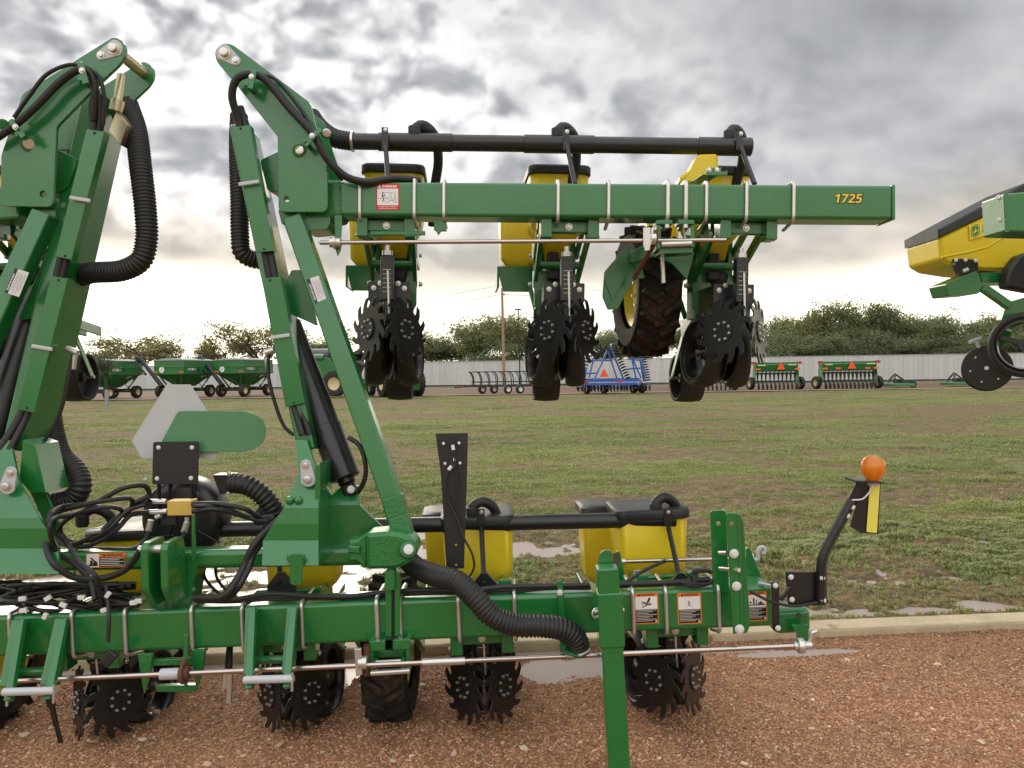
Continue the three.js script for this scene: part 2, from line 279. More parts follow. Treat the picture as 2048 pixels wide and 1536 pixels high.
// ---- concrete kerb strip, cast in lengths
const concrete = std(lin(0.66, 0.55, 0.36), 0.85, { map: tex(512, 512, (u, v) => { const n = tileNoise(u, v, 6, 6, 301), m = tileNoise(u, v, 50, 2, 305), d = step(0.62, 0.74, tileNoise(u, v, 4, 5, 309)); const k = 0.80 + 0.16 * n + 0.08 * (m - 0.5) - 0.2 * d; return [k, k * (1 - 0.03 * d), k * (1 - 0.06 * d)]; }, { srgb: true, rx: 0.8, ry: 0.8 }), bumpMap: cast, bumpScale: 0.003 });
const kerb = new THREE.Group(); kerb.name = 'kerb'; kerb.userData.kind = 'structure'; scene.add(kerb);
for (let k = -3; k < 8; k++) { const s0 = k * 3.05 - 0.6, s1 = s0 + 3.044; const g = new RoundedBoxGeometry(s1 - s0, 0.16, 0.205, 3, 0.022); g.applyMatrix4(new THREE.Matrix4().makeBasis(kx, V(0, 1, 0), kn.clone().negate()).setPosition(kp((s0 + s1) / 2, 0.105, -0.025))); piece('kerb_length', norm(g), concrete, kerb); }

// ---- lawn, uneven, worn to mud in places, flooded along the kerb
const lawnPools = blob([[60, 1175, 1.0, 0.42, 0.05], [330, 1150, 1.1, 0.4, 0.05], [560, 1145, 0.9, 0.42, 0.05], [700, 1150, 0.75, 0.38, 0.05], [860, 1100, 0.8, 0.35, 0.05], [980, 1095, 0.7, 0.4, 0.05], [1080, 1090, 0.6, 0.35, 0.05], [1700, 1218, 0.42, 0.20, 0.05], [1840, 1216, 0.4, 0.13, 0.05], [2000, 1208, 0.5, 0.14, 0.05], [2200, 1200, 0.6, 0.18, 0.05], [760, 1075, 0.7, 0.25, 0.05], [450, 1185, 0.8, 0.25, 0.05]]);
const lawnH = (s, n) => 0.052 + 0.035 * (fbm(s * 0.9 + 5, n * 1.5, 4, 151) - 0.5) * step(0.2, 0.7, n) + 0.085 * (fbm(s * 3.6 + 5, n * 4.6, 4, 157) - 0.5) * step(0.2, 0.5, n) * step(9, 5, n) + 0.035 * (fbm(s * 12, n * 14, 2, 163) - 0.5) * step(0.2, 0.4, n) * step(6, 4, n) - 0.044 * wet(lawnPools, s, n) * step(0.2, 0.35, n);
const LAWN_WATER = 0.026;
const mud = (s, n) => { // 0 = turf, 1 = bare red-brown soil
  const a = fbm(s * 0.42 + 31, n * 0.75 + 3, 5, 171), c = fbm(s * 0.09 + 3, n * 0.22, 4, 177), d = fbm(s * 1.7, n * 3.0, 3, 181);
  return step(0.43, 0.56, a * 0.50 + c * 0.30 + d * 0.27 + 0.20 * wet(lawnPools, s, n) + 0.06 * step(6, 1, n) - 0.03);
};
const turfTex = tex(512, 512, (u, v) => { const n = tileNoise(u, v, 60, 3, 401), m = tileNoise(u, v, 9, 5, 405), k = 0.62 + 0.55 * (n - 0.5) + 0.35 * (m - 0.5); return [k, k, k * 0.95]; }, { srgb: true, rx: 0.55, ry: 0.8 });
const turfCol = (s, n) => { const m = mud(s, n), y = fbm(s * 0.3 + 9, n * 0.5 + 2, 4, 191); const g = [mix(0.165, 0.30, y), mix(0.185, 0.29, y), mix(0.062, 0.11, y)], b = [0.215, 0.135, 0.078]; const k = m * 0.82; return [mix(g[0], b[0], k) * 2.2, mix(g[1], b[1], k) * 2.2, mix(g[2], b[2], k) * 2.2]; };
setting('lawn', gridMesh(560, 420, (a, b) => { const n = 0.2 + 118 * Math.pow(b, 2.6), s = 1.0 + (a - 0.5) * 2 * (10 + 1.35 * n) + 0.06 * n, p = kp(s, n, lawnH(s, n)), c = turfCol(s, n); return [p.x, p.y, p.z, ...c, s, n]; }), std(lin(1, 1, 1), 0.95, { map: turfTex, vertexColors: true, bumpMap: gravelBump, bumpScale: 0.015 }));
{ const c = [[-11, 0.21], [14, 0.21], [14, 4.6], [-11, 4.6]].map(([s, n]) => kp(s, n, LAWN_WATER)); const g = new THREE.BufferGeometry(); g.setAttribute('position', new THREE.Float32BufferAttribute([c[0], c[1], c[2], c[0], c[2], c[3]].flatMap((p) => [p.x, p.y, p.z]), 3)); g.computeVertexNormals(); setting('puddle_water', norm(g), waterMat); }
{ // grass: tufts of a few bent blades
  const tuft = (blades, h, spread, k) => { const pos = []; for (let i = 0; i < blades; i++) { const a = hash(i, k, 1) * 6.28, r = spread * Math.sqrt(hash(i, k, 2)), x = Math.cos(a) * r, z = Math.sin(a) * r, ln = h * (0.5 + 0.7 * hash(i, k, 3)), la = hash(i, k, 4) * 6.28, le = ln * (0.35 + 0.7 * hash(i, k, 5)), w = 0.0035 + 0.003 * hash(i, k, 6), nx = -Math.sin(la) * w, nz = Math.cos(la) * w, mx = x + Math.cos(la) * le * 0.35, mz = z + Math.sin(la) * le * 0.35, tx = x + Math.cos(la) * le, tz = z + Math.sin(la) * le, my = ln * 0.62, ty = ln * 0.85; pos.push(x - nx, 0, z - nz, x + nx, 0, z + nz, mx + nx * 0.8, my, mz + nz * 0.8, x - nx, 0, z - nz, mx + nx * 0.8, my, mz + nz * 0.8, mx - nx * 0.8, my, mz - nz * 0.8, mx - nx * 0.8, my, mz - nz * 0.8, mx + nx * 0.8, my, mz + nz * 0.8, tx, ty, tz); } const g = new THREE.BufferGeometry(); g.setAttribute('position', new THREE.Float32BufferAttribute(pos, 3)); g.computeVertexNormals(); return norm(g); };
  const mat = phy(lin(1, 1, 1), 0.75, { transmission: 0.35, thickness: 0 });
  const bands = [[0.22, 3.4, 26000, 9, 0.05, 0.035, 6.5], [3.4, 9, 52000, 9, 0.048, 0.055, 10], [9, 22, 62000, 10, 0.05, 0.11, 22], [22, 54, 52000, 12, 0.055, 0.24, 46]];
  bands.forEach(([n0, n1, N, blades, h, spread, half], k) => {
    const im = new THREE.InstancedMesh(tuft(blades, h, spread, k), mat, N), m = new THREE.Matrix4(), q = new THREE.Quaternion(), e = new THREE.Euler(), col = new THREE.Color(); let c = 0, guard = 0;
    while (c < N && guard++ < N * 12) {
      const n = rr(n0, n1), s = 1 + rr(-1, 1) * half * mix(0.72, 1, (n - n0) / (n1 - n0)), md = mud(s, n), hh = lawnH(s, n);
      if (rnd() < md * 0.96) continue; if (hh < LAWN_WATER + 0.002 && rnd() < 0.97) continue;
      const lush = fbm(s * 0.8 + 2, n * 1.1, 3, 197), y = fbm(s * 0.3 + 9, n * 0.5 + 2, 4, 191), v = rr(0.75, 1.25), sc = rr(0.55, 1.1) * mix(0.7, 1.5, step(0.4, 0.75, lush)) * (n < 0.6 ? 1.15 : 1), dry = rnd() < 0.14 ? 1 : 0;
      e.set(0, rr(0, 6.28), 0); m.compose(kp(s, n, hh - 0.004), q.setFromEuler(e), V(sc, sc, sc)); im.setMatrixAt(c, m);
      im.setColorAt(c, col.setRGB(mix(mix(0.17, 0.38, y), 0.50, dry * 0.8) * v, mix(mix(0.24, 0.40, y), 0.43, dry * 0.8) * v, mix(mix(0.06, 0.12, y), 0.22, dry * 0.8) * v)); c++;
    }
    im.count = c; im.name = numbered('grass'); im.userData.kind = 'stuff'; shade(im); scene.add(im);
  });
}

// ---- far lane of red gravel with pale edging, and a verge before the fence
const strip = (L, R, y) => { const g = new THREE.BufferGeometry(); const [a, b, c, d] = [L[0], R[0], R[1], L[1]].map((p) => V(p.x, y, p.z)); g.setAttribute('position', new THREE.Float32BufferAttribute([a, b, c, a, c, d].flatMap((p) => [p.x, p.y, p.z]), 3)); g.computeVertexNormals(); return norm(g); };
const laneN = [gnd(-500, 812), gnd(2600, 769)], laneF = [gnd(-500, 797.5), gnd(2600, 759)];
const off = (p, k) => p.clone().add(V(0, 0, -k));
setting('far_lane', strip([laneN[0], off(laneF[0], 0)], [laneN[1], off(laneF[1], 0)], 0.10), std(lin(0.36, 0.17, 0.105), 0.9, { map: turfTex }));
setting('far_lane_edging', strip([off(laneN[0], -0.9), off(laneN[0], 0.15)], [off(laneN[1], -0.9), off(laneN[1], 0.15)], 0.115), std(lin(0.50, 0.42, 0.30), 0.9));
setting('far_verge', strip([laneF[0], off(laneF[0], 8)], [laneF[1], off(laneF[1], 8)], 0.107), std(lin(0.42, 0.34, 0.24), 0.95, { map: turfTex }));
setting('far_verge', strip([off(laneF[0], 8), off(laneF[0], 80)], [off(laneF[1], 8), off(laneF[1], 80)], 0.109), std(lin(0.13, 0.15, 0.06), 0.95, { map: turfTex }));

// ---- corrugated metal fence, sheet by sheet
{
  const a = gnd(-120, 785.5), b = gnd(2300, 757), L = a.distanceTo(b), dir = b.clone().sub(a).normalize(), W = 0.585, nP = Math.min(296, Math.floor(L / W)), H = 3.0;
  const f = thing('corrugated_fence', 'long pale grey corrugated metal fence in front of the trees', 'fence', a);
  f.rotation.y = Math.atan2(-dir.z, dir.x);
  const prof = []; const ridges = [[0, 0], [0.02, 0.05], [0.06, 0.05], [0.08, 0], [0.20, 0], [0.21, 0.018], [0.24, 0.018], [0.25, 0], [0.38, 0], [0.39, 0.018], [0.42, 0.018], [0.43, 0], [0.575, 0]];
  const sh = new THREE.Shape(); ridges.forEach(([x, z], i) => i ? sh.lineTo(x, z) : sh.moveTo(x, z)); for (let i = ridges.length - 1; i >= 0; i--) sh.lineTo(ridges[i][0], ridges[i][1] - 0.012);
  const g = new THREE.ExtrudeGeometry(sh, { depth: H, bevelEnabled: false }); g.rotateX(-Math.PI / 2); g.scale(1, 1, -1); { const ix = g.toNonIndexed(); ix.computeVertexNormals(); }
  const gg = norm(g), mats = [0.66, 0.63, 0.69].map((k) => std(lin(k, k * 0.985, k * 0.96), 0.55, { map: tint }));
  for (let i = 0; i < nP; i++) { const m = piece('fence_sheet', gg, mats[Math.floor(hash(i, 9, 2) * 3)], f); m.position.set(i * W, 0.22 + 0.015 * (hash(i, 3, 3) - 0.5), 0); }
  piece('bottom_rail', [box(0, nP * W, 0.05, 0.24, -0.14, -0.05)], std(lin(0.03, 0.028, 0.025), 0.9), f);
  piece('cap_rail', [box(0, nP * W, 3.2, 3.27, -0.06, 0.06)], std(lin(0.36, 0.36, 0.36), 0.5), f);
}

// ---- trees
const bark = std(lin(0.055, 0.042, 0.032), 0.95), leafMats = [[0.165, 0.205, 0.07], [0.22, 0.235, 0.075], [0.25, 0.23, 0.068], [0.08, 0.12, 0.05]].map((c) => phy(lin(...c), 0.8, { transmission: 0.5, thickness: 0 }));
function treeShape(k, { H = 9, spread = 5, first = 2.0, tips = 60, leaves = 70, size = 0.26, puff = 1.0, levels = 3, lean = 0 }) {
  seed = 1000 + k * 77; const wood = [], ends = [];
  const grow = (p, dir, len, r, lv) => {
    const mid = p.clone().add(dir.clone().multiplyScalar(len * 0.5)).add(V(rr(-1, 1), rr(-0.3, 0.6), rr(-1, 1)).multiplyScalar(len * 0.10)), end = p.clone().add(dir.clone().multiplyScalar(len)).add(V(rr(-1, 1), rr(-0.2, 0.4), rr(-1, 1)).multiplyScalar(len * 0.12));
    wood.push(cyl(p, mid, r, r * 0.85, 6), cyl(mid, end, r * 0.85, r * 0.62, 6));
    if (lv === 0) { ends.push(end, mid, p.clone().lerp(mid, 0.4)); return; }
    if (lv < levels) ends.push(end, mid);
    const nb = lv === levels ? 4 + Math.floor(rnd() * 2) : 2 + Math.floor(rnd() * 2.4);
    for (let i = 0; i < nb; i++) { const a = rr(0, 6.28) + i * 6.28 / nb, up = lv === levels ? rr(0.15, 1.5) : rr(-0.45, 0.7), d = V(Math.cos(a), up, Math.sin(a)).normalize().lerp(dir, 0.25).normalize(); grow(end, d, len * rr(0.62, 0.92) * (lv === levels ? (H - first) / 2.6 / Math.max(0.4, len) : 1), r * 0.6, lv - 1); }
  };
  grow(V(0, 0, 0), V(lean, 1, 0).normalize(), first, H * 0.022, levels);
  // fit to the wanted height and spread
  let top = 0, wide = 0; for (const e of ends) { top = Math.max(top, e.y); wide = Math.max(wide, Math.hypot(e.x, e.z)); }
  const sy = (H - 0.6) / top, sx = spread / wide; const w = join(wood); w.scale(sx, sy, sx);
  const pos = [], nor = [];
  for (const e0 of ends) {
    const e = V(e0.x * sx, e0.y * sy, e0.z * sx), R = puff * rr(0.55, 1.15);
    for (let i = 0; i < leaves; i++) {
      let x, y, z; do { x = rr(-1, 1); y = rr(-1, 1); z = rr(-1, 1); } while (x * x + y * y + z * z > 1); const c = V(e.x + x * R * 1.25, e.y + y * R * 0.75, e.z + z * R * 1.25);
      const n = V(rr(-1, 1), rr(-0.2, 1.2), rr(-1, 1)).normalize(), t = V(rr(-1, 1), rr(-0.8, 0.3), rr(-1, 1)).cross(n).normalize(), b = n.clone().cross(t), s = size * rr(0.5, 1.15), A = c.clone().addScaledVector(t, -s * 0.5), B = c.clone().addScaledVector(b, s * 0.26), C = c.clone().addScaledVector(t, s * 0.5), D = c.clone().addScaledVector(b, -s * 0.26);
      for (const p of [A, D, C, A, C, B]) { pos.push(p.x, p.y, p.z); nor.push(n.x, n.y, n.z); }
    }
  }
  const g = new THREE.BufferGeometry(); g.setAttribute('position', new THREE.Float32BufferAttribute(pos, 3)); g.setAttribute('normal', new THREE.Float32BufferAttribute(nor, 3)); g.setAttribute('uv', new THREE.Float32BufferAttribute(new Float32Array(pos.length / 3 * 2), 2));
  return { wood: w, crown: g };
}
const treeKinds = [
  treeShape(1, { H: 9, spread: 5.0, first: 1.5, leaves: 60, size: 0.36, puff: 1.25 }),
  treeShape(2, { H: 9, spread: 4.6, first: 1.7, leaves: 60, size: 0.36, puff: 1.2 }),
  treeShape(3, { H: 9, spread: 5.6, first: 1.2, leaves: 62, size: 0.36, puff: 1.35 }),
  treeShape(4, { H: 8, spread: 5.4, first: 1.6, leaves: 30, size: 0.34, puff: 1.15 }),
  treeShape(5, { H: 9, spread: 5.2, first: 0.9, leaves: 70, size: 0.36, puff: 1.6 }),
];
function tree(u, vTop, d, wide, kind, leaf, label, group, turn = 0, name = 'mesquite_tree') {
  const base = at(u, 760, d).setY(0), top = at(u, vTop, d).y, S = treeKinds[kind], t = thing(name, label, 'tree', base, group), own = kind === 3 ? 8 : 9, sp = [5, 4.6, 5.6, 5.4, 5.2][kind];
  piece('trunk', S.wood, bark, t); piece('crown', S.crown, leafMats[leaf], t); t.rotation.y = turn; t.scale.set(wide / sp, top / own, wide / sp); return t;
}
seed = 4242;
// loose sunset-lit trees on the left, each on its own
tree(268, 660, 118, 9.4, 3, 2, 'sparse sunlit tree with gaps above the leftmost green wagon', 'trees behind the fence', 0.4);
tree(205, 684, 124, 5.6, 0, 2, 'low rounded tree at the left behind the leftmost wagon', 'trees behind the fence', 1.4);
tree(522, 634, 114, 7.6, 3, 2, 'sparse sunlit tree rising behind the third wagon and the arm', 'trees behind the fence', 2.1);
tree(446, 668, 122, 5.4, 3, 2, 'small loose tree left of the tall one behind the third wagon', 'trees behind the fence', 3.3);
tree(688, 640, 112, 2.8, 4, 3, 'dark narrow tree peeping between the lift arm and the first raised row unit', 'trees behind the fence', 0.2);
tree(640, 664, 120, 6.4, 2, 0, 'green tree behind the combine beside the lift arm', 'trees behind the fence', 5.0);
tree(862, 650, 116, 5.4, 0, 1, 'rounded tree just right of the first raised row unit', 'trees behind the fence', 4.1);
tree(950, 620, 112, 6.4, 0, 1, 'tall airy tree left of the utility pole', 'trees behind the fence', 0.9);
tree(915, 668, 118, 5.2, 1, 0, 'low green tree under the tall airy one left of the utility pole', 'trees behind the fence', 2.9);
tree(1042, 628, 114, 6.0, 1, 1, 'airy tree right behind the utility pole', 'trees behind the fence', 2.4);
tree(1000, 676, 108, 5.4, 4, 0, 'low bushy tree at the foot of the utility pole', 'trees behind the fence', 1.7);
tree(1110, 658, 116, 6, 1, 0, 'green tree hidden in part by the second raised row unit', 'trees behind the fence', 0.3);
tree(1205, 652, 116, 6, 0, 0, 'green tree behind the folded blue disc harrow', 'trees behind the fence', 1.1);
tree(1290, 660, 112, 6, 2, 0, 'green tree below the raised drive wheel', 'trees behind the fence', 2.2);
tree(1378, 620, 114, 5.8, 1, 1, 'tall green tree between the raised drive wheel and the third raised row unit', 'trees behind the fence', 3.2);
tree(1440, 650, 110, 6, 4, 0, 'green tree behind the third raised row unit', 'trees behind the fence', 4.2);
// the dense belt on the right
const belt = [[1530, 648, 108, 5, 2, 0], [1575, 622, 112, 5, 0, 1], [1612, 602, 115, 4.6, 1, 1], [1660, 600, 113, 5.2, 0, 0], [1700, 632, 108, 5, 2, 0], [1742, 606, 114, 4.6, 1, 1], [1792, 598, 112, 5, 0, 0], [1838, 616, 109, 5.2, 2, 0], [1878, 628, 113, 4.6, 1, 1], [1930, 626, 110, 5.8, 0, 0], [1975, 616, 112, 5.8, 2, 0], [2040, 618, 110, 5.2, 1, 1], [2100, 614, 112, 5.4, 0, 0]];
const nth = ['first', 'second', 'third', 'fourth', 'fifth', 'sixth', 'seventh', 'eighth', 'ninth', 'tenth', 'eleventh', 'twelfth', 'thirteenth'];
belt.forEach(([u, v, d, w, k, l], i) => tree(u, v, d, w, k, l, `leafy tree, ${nth[i]} from the left in the dense belt at right`, 'dense belt of trees at right', i * 1.7));
const shrubs = [1500, 1556, 1608, 1652, 1700, 1752, 1806, 1856, 1905, 1956, 2010, 2070];
shrubs.forEach((u, i) => tree(u, 655 + 14 * hash(i, 5, 5), 104, 5.4, i % 2 ? 4 : 2, 0, `low bushy tree, ${nth[i]} from the left along the fence at right`, 'bushy trees leaning over the fence at right', i * 2.3, 'bushy_tree'));
// sapling on the lawn edge in front of the leftmost wagon
{ const b = gnd(214, 811, 0.05), t = thing('sapling', 'young dark tree with a wrapped trunk before the leftmost wagon', 'tree', b), S = treeShape(9, { H: 3.6, spread: 1.15, first: 1.3, leaves: 45, size: 0.15, puff: 0.42, levels: 2 });
  piece('trunk', S.wood, bark, t); piece('crown', S.crown, leafMats[3], t); piece('trunk_guard', [lathe([[0.10, 0], [0.10, 0.02], [0.13, 0.5], [0.10, 0.95], [0.04, 1.0]], 10)], std(lin(0.30, 0.31, 0.30), 0.7), t); }
// ---- poles and wires
{ const b = at(1008.5, 768, 92).setY(0), top = at(1004, 576, 92), t = thing('utility_pole', 'tall tan wooden utility pole rising above the fence', 'pole', b);
  part('shaft', [cyl(b, top, 0.19, 0.13, 12)], std(lin(0.36, 0.24, 0.15), 0.9), t); part('pole_top_pin', [cyl(top, top.clone().add(V(0, 0.35, 0)), 0.03)], M.matBlack, t); part('insulator', [cyl(top.clone().add(V(0.12, -0.75, 0)), top.clone().add(V(0.35, -0.75, 0)), 0.08)], M.matBlack, t);
  const w = (n, y0, u, v, d, sag) => { const a = top.clone().add(V(0, y0, 0)), e = at(u, v, d), m = a.clone().add(e).multiplyScalar(0.5).add(V(0, -sag, 0)); tag(setting(n, norm(tube([a, m, e], 0.022, 24, 5)), M.matBlack, 'thing'), { 0: 'upper thin wire running left from the utility pole', 1: 'lower thin wire running left from the utility pole', 2: 'upper thin wire running right from the utility pole', 3: 'lower thin wire running right from the utility pole' }[wi++], 'wire', 'wires on the utility pole'); }; let wi = 0;
  w('overhead_wire', 0.33, 540, 640, 125, 0.5); w('overhead_wire', -0.75, 540, 660, 125, 0.5); w('overhead_wire', 0.33, 2300, 610, 140, 1.2); w('overhead_wire', -0.75, 2300, 628, 140, 1.2);
  const lb = at(1040, 768, 90).setY(0), lt = at(1037, 619, 90), l = thing('light_pole', 'thin dark light pole just right of the wooden pole', 'pole', lb);
  part('shaft', [cyl(lb, lt, 0.08, 0.06, 10)], M.matBlack, l); part('lamp_head', [box(lt.x - 0.45, lt.x + 0.3, lt.y - 0.06, lt.y + 0.08, lt.z - 0.15, lt.z + 0.15)], M.matBlack, l); }

// ================================================================ SHARED PIECES FOR FARM MACHINES
// loft through rounded rectangles: [y, x0, x1, z0, z1, radius]
function loftRects(secs, capTop = true, capBottom = true, seg = 5) {
  const ring = ([y, x0, x1, z0, z1, r]) => { const P = []; for (const [cx, cz, a0] of [[x1 - r, z1 - r, 0], [x0 + r, z1 - r, 90], [x0 + r, z0 + r, 180], [x1 - r, z0 + r, 270]]) for (let i = 0; i <= seg; i++) { const a = (a0 + 90 * i / seg) * Math.PI / 180; P.push(V(cx + r * Math.cos(a), y, cz + r * Math.sin(a))); } return P; };
  const R = secs.map(ring), pos = [], N = R[0].length, tri = (a, b, c) => pos.push(a.x, a.y, a.z, b.x, b.y, b.z, c.x, c.y, c.z);
  for (let k = 0; k + 1 < R.length; k++) for (let i = 0; i < N; i++) { const j = (i + 1) % N; tri(R[k][i], R[k + 1][i], R[k + 1][j]); tri(R[k][i], R[k + 1][j], R[k][j]); }
  const cap = (r, flip) => { const c = r.reduce((s, p) => s.add(p), V(0, 0, 0)).divideScalar(N); for (let i = 0; i < N; i++) { const j = (i + 1) % N; flip ? tri(c, r[j], r[i]) : tri(c, r[i], r[j]); } };
  if (capBottom) cap(R[0], false); if (capTop) cap(R[R.length - 1], true);
  const g = new THREE.BufferGeometry(); g.setAttribute('position', new THREE.Float32BufferAttribute(pos, 3)); g.computeVertexNormals();
  // soften the normals round the corners only
  const m = mergeVertices(g.deleteAttribute('normal'), 1e-4); m.computeVertexNormals(); const out = m.toNonIndexed(), p = out.attributes.position, nn = out.attributes.normal;
  for (let i = 0; i < p.count; i += 3) { const a = V(p.getX(i), p.getY(i), p.getZ(i)), b = V(p.getX(i + 1), p.getY(i + 1), p.getZ(i + 1)), c = V(p.getX(i + 2), p.getY(i + 2), p.getZ(i + 2)), f = b.sub(a).cross(c.sub(a)).normalize(); for (let k = 0; k < 3; k++) { const q = V(nn.getX(i + k), nn.getY(i + k), nn.getZ(i + k)); if (q.dot(f) < 0.82) nn.setXYZ(i + k, f.x, f.y, f.z); } }
  return out;
}
const yToX = (g) => g.rotateZ(-Math.PI / 2);            // an axle along Y laid along X
// farm tyre with slanted lugs, axle along X
function lugTyre(R, W, rim, lugs = 22, h = 0.03) {
  const w = W / 2, body = yToX(lathe([[rim, -w * 0.80], [rim + 0.02, -w * 0.92], [R * 0.84, -w], [R - h - 0.02, -w * 0.86], [R - h, -w * 0.6], [R - h * 0.8, 0], [R - h, w * 0.6], [R - h - 0.02, w * 0.86], [R * 0.84, w], [rim + 0.02, w * 0.92], [rim, w * 0.8]], 48));
  const L = []; for (let i = 0; i < lugs; i++) for (const s of [-1, 1]) { const g = new RoundedBoxGeometry(w * 1.02, h * 1.7, 0.034 * R / 0.4, 1, 0.006); g.rotateY(s * 0.62).translate(s * w * 0.47, R - h * 0.75, 0).rotateX((i + (s > 0 ? 0.5 : 0)) * 2 * Math.PI / lugs); L.push(g); }
  return [body, ...L];
}
function smoothTyre(R, W, rim, seg = 36) { const w = W / 2; return yToX(lathe([[rim, -w * 0.8], [rim + 0.015, -w * 0.94], [R * 0.86, -w], [R * 0.96, -w * 0.85], [R, -w * 0.45], [R, w * 0.45], [R * 0.96, w * 0.85], [R * 0.86, w], [rim + 0.015, w * 0.94], [rim, w * 0.8]], seg)); }
function dishRim(r, W, seg = 28) { const w = W / 2; return yToX(lathe([[0.0, -w * 0.15], [r * 0.35, -w * 0.15], [r * 0.42, -w * 0.32], [r * 0.8, -w * 0.35], [r * 0.88, -w * 0.8], [r * 1.02, -w * 0.84], [r * 1.02, w * 0.84], [r * 0.88, w * 0.8], [r * 0.8, w * 0.35], [r * 0.42, w * 0.32], [r * 0.35, w * 0.15], [0, w * 0.15]], seg)); }
// notched cutting disc, axle along X
function spikeWheel(R, root, teeth) {
  const s = new THREE.Shape(), P = (r, a) => [r * Math.cos(a), r * Math.sin(a)], st = 2 * Math.PI / teeth;
  for (let i = 0; i < teeth; i++) { const a = i * st; if (i === 0) s.moveTo(...P(root, a - st * 0.26)); s.quadraticCurveTo(...P(mix(root, R, 0.55), a - st * 0.12), ...P(R, a + st * 0.34)); s.lineTo(...P(R * 0.992, a + st * 0.60)); s.quadraticCurveTo(...P(mix(root, R, 0.5), a + st * 0.36), ...P(root * 1.03, a + st * 0.30)); s.quadraticCurveTo(...P(root * 0.93, a + st * 0.50), ...P(root, a + st * 0.74)); }
  const g = new THREE.ExtrudeGeometry(s, { depth: 0.005, bevelEnabled: true, bevelSize: 0.0015, bevelThickness: 0.0015, bevelSegments: 1, curveSegments: 5 }); return g.translate(0, 0, -0.0025).rotateY(Math.PI / 2);
}
const ringBolts = (n, r, s, x, h = 0.012) => Array.from({ length: n }, (_, i) => { const a = 2 * Math.PI * (i + 0.3) / n; return new THREE.CylinderGeometry(s, s, h, 6).rotateZ(Math.PI / 2).translate(x, r * Math.cos(a), r * Math.sin(a)); });

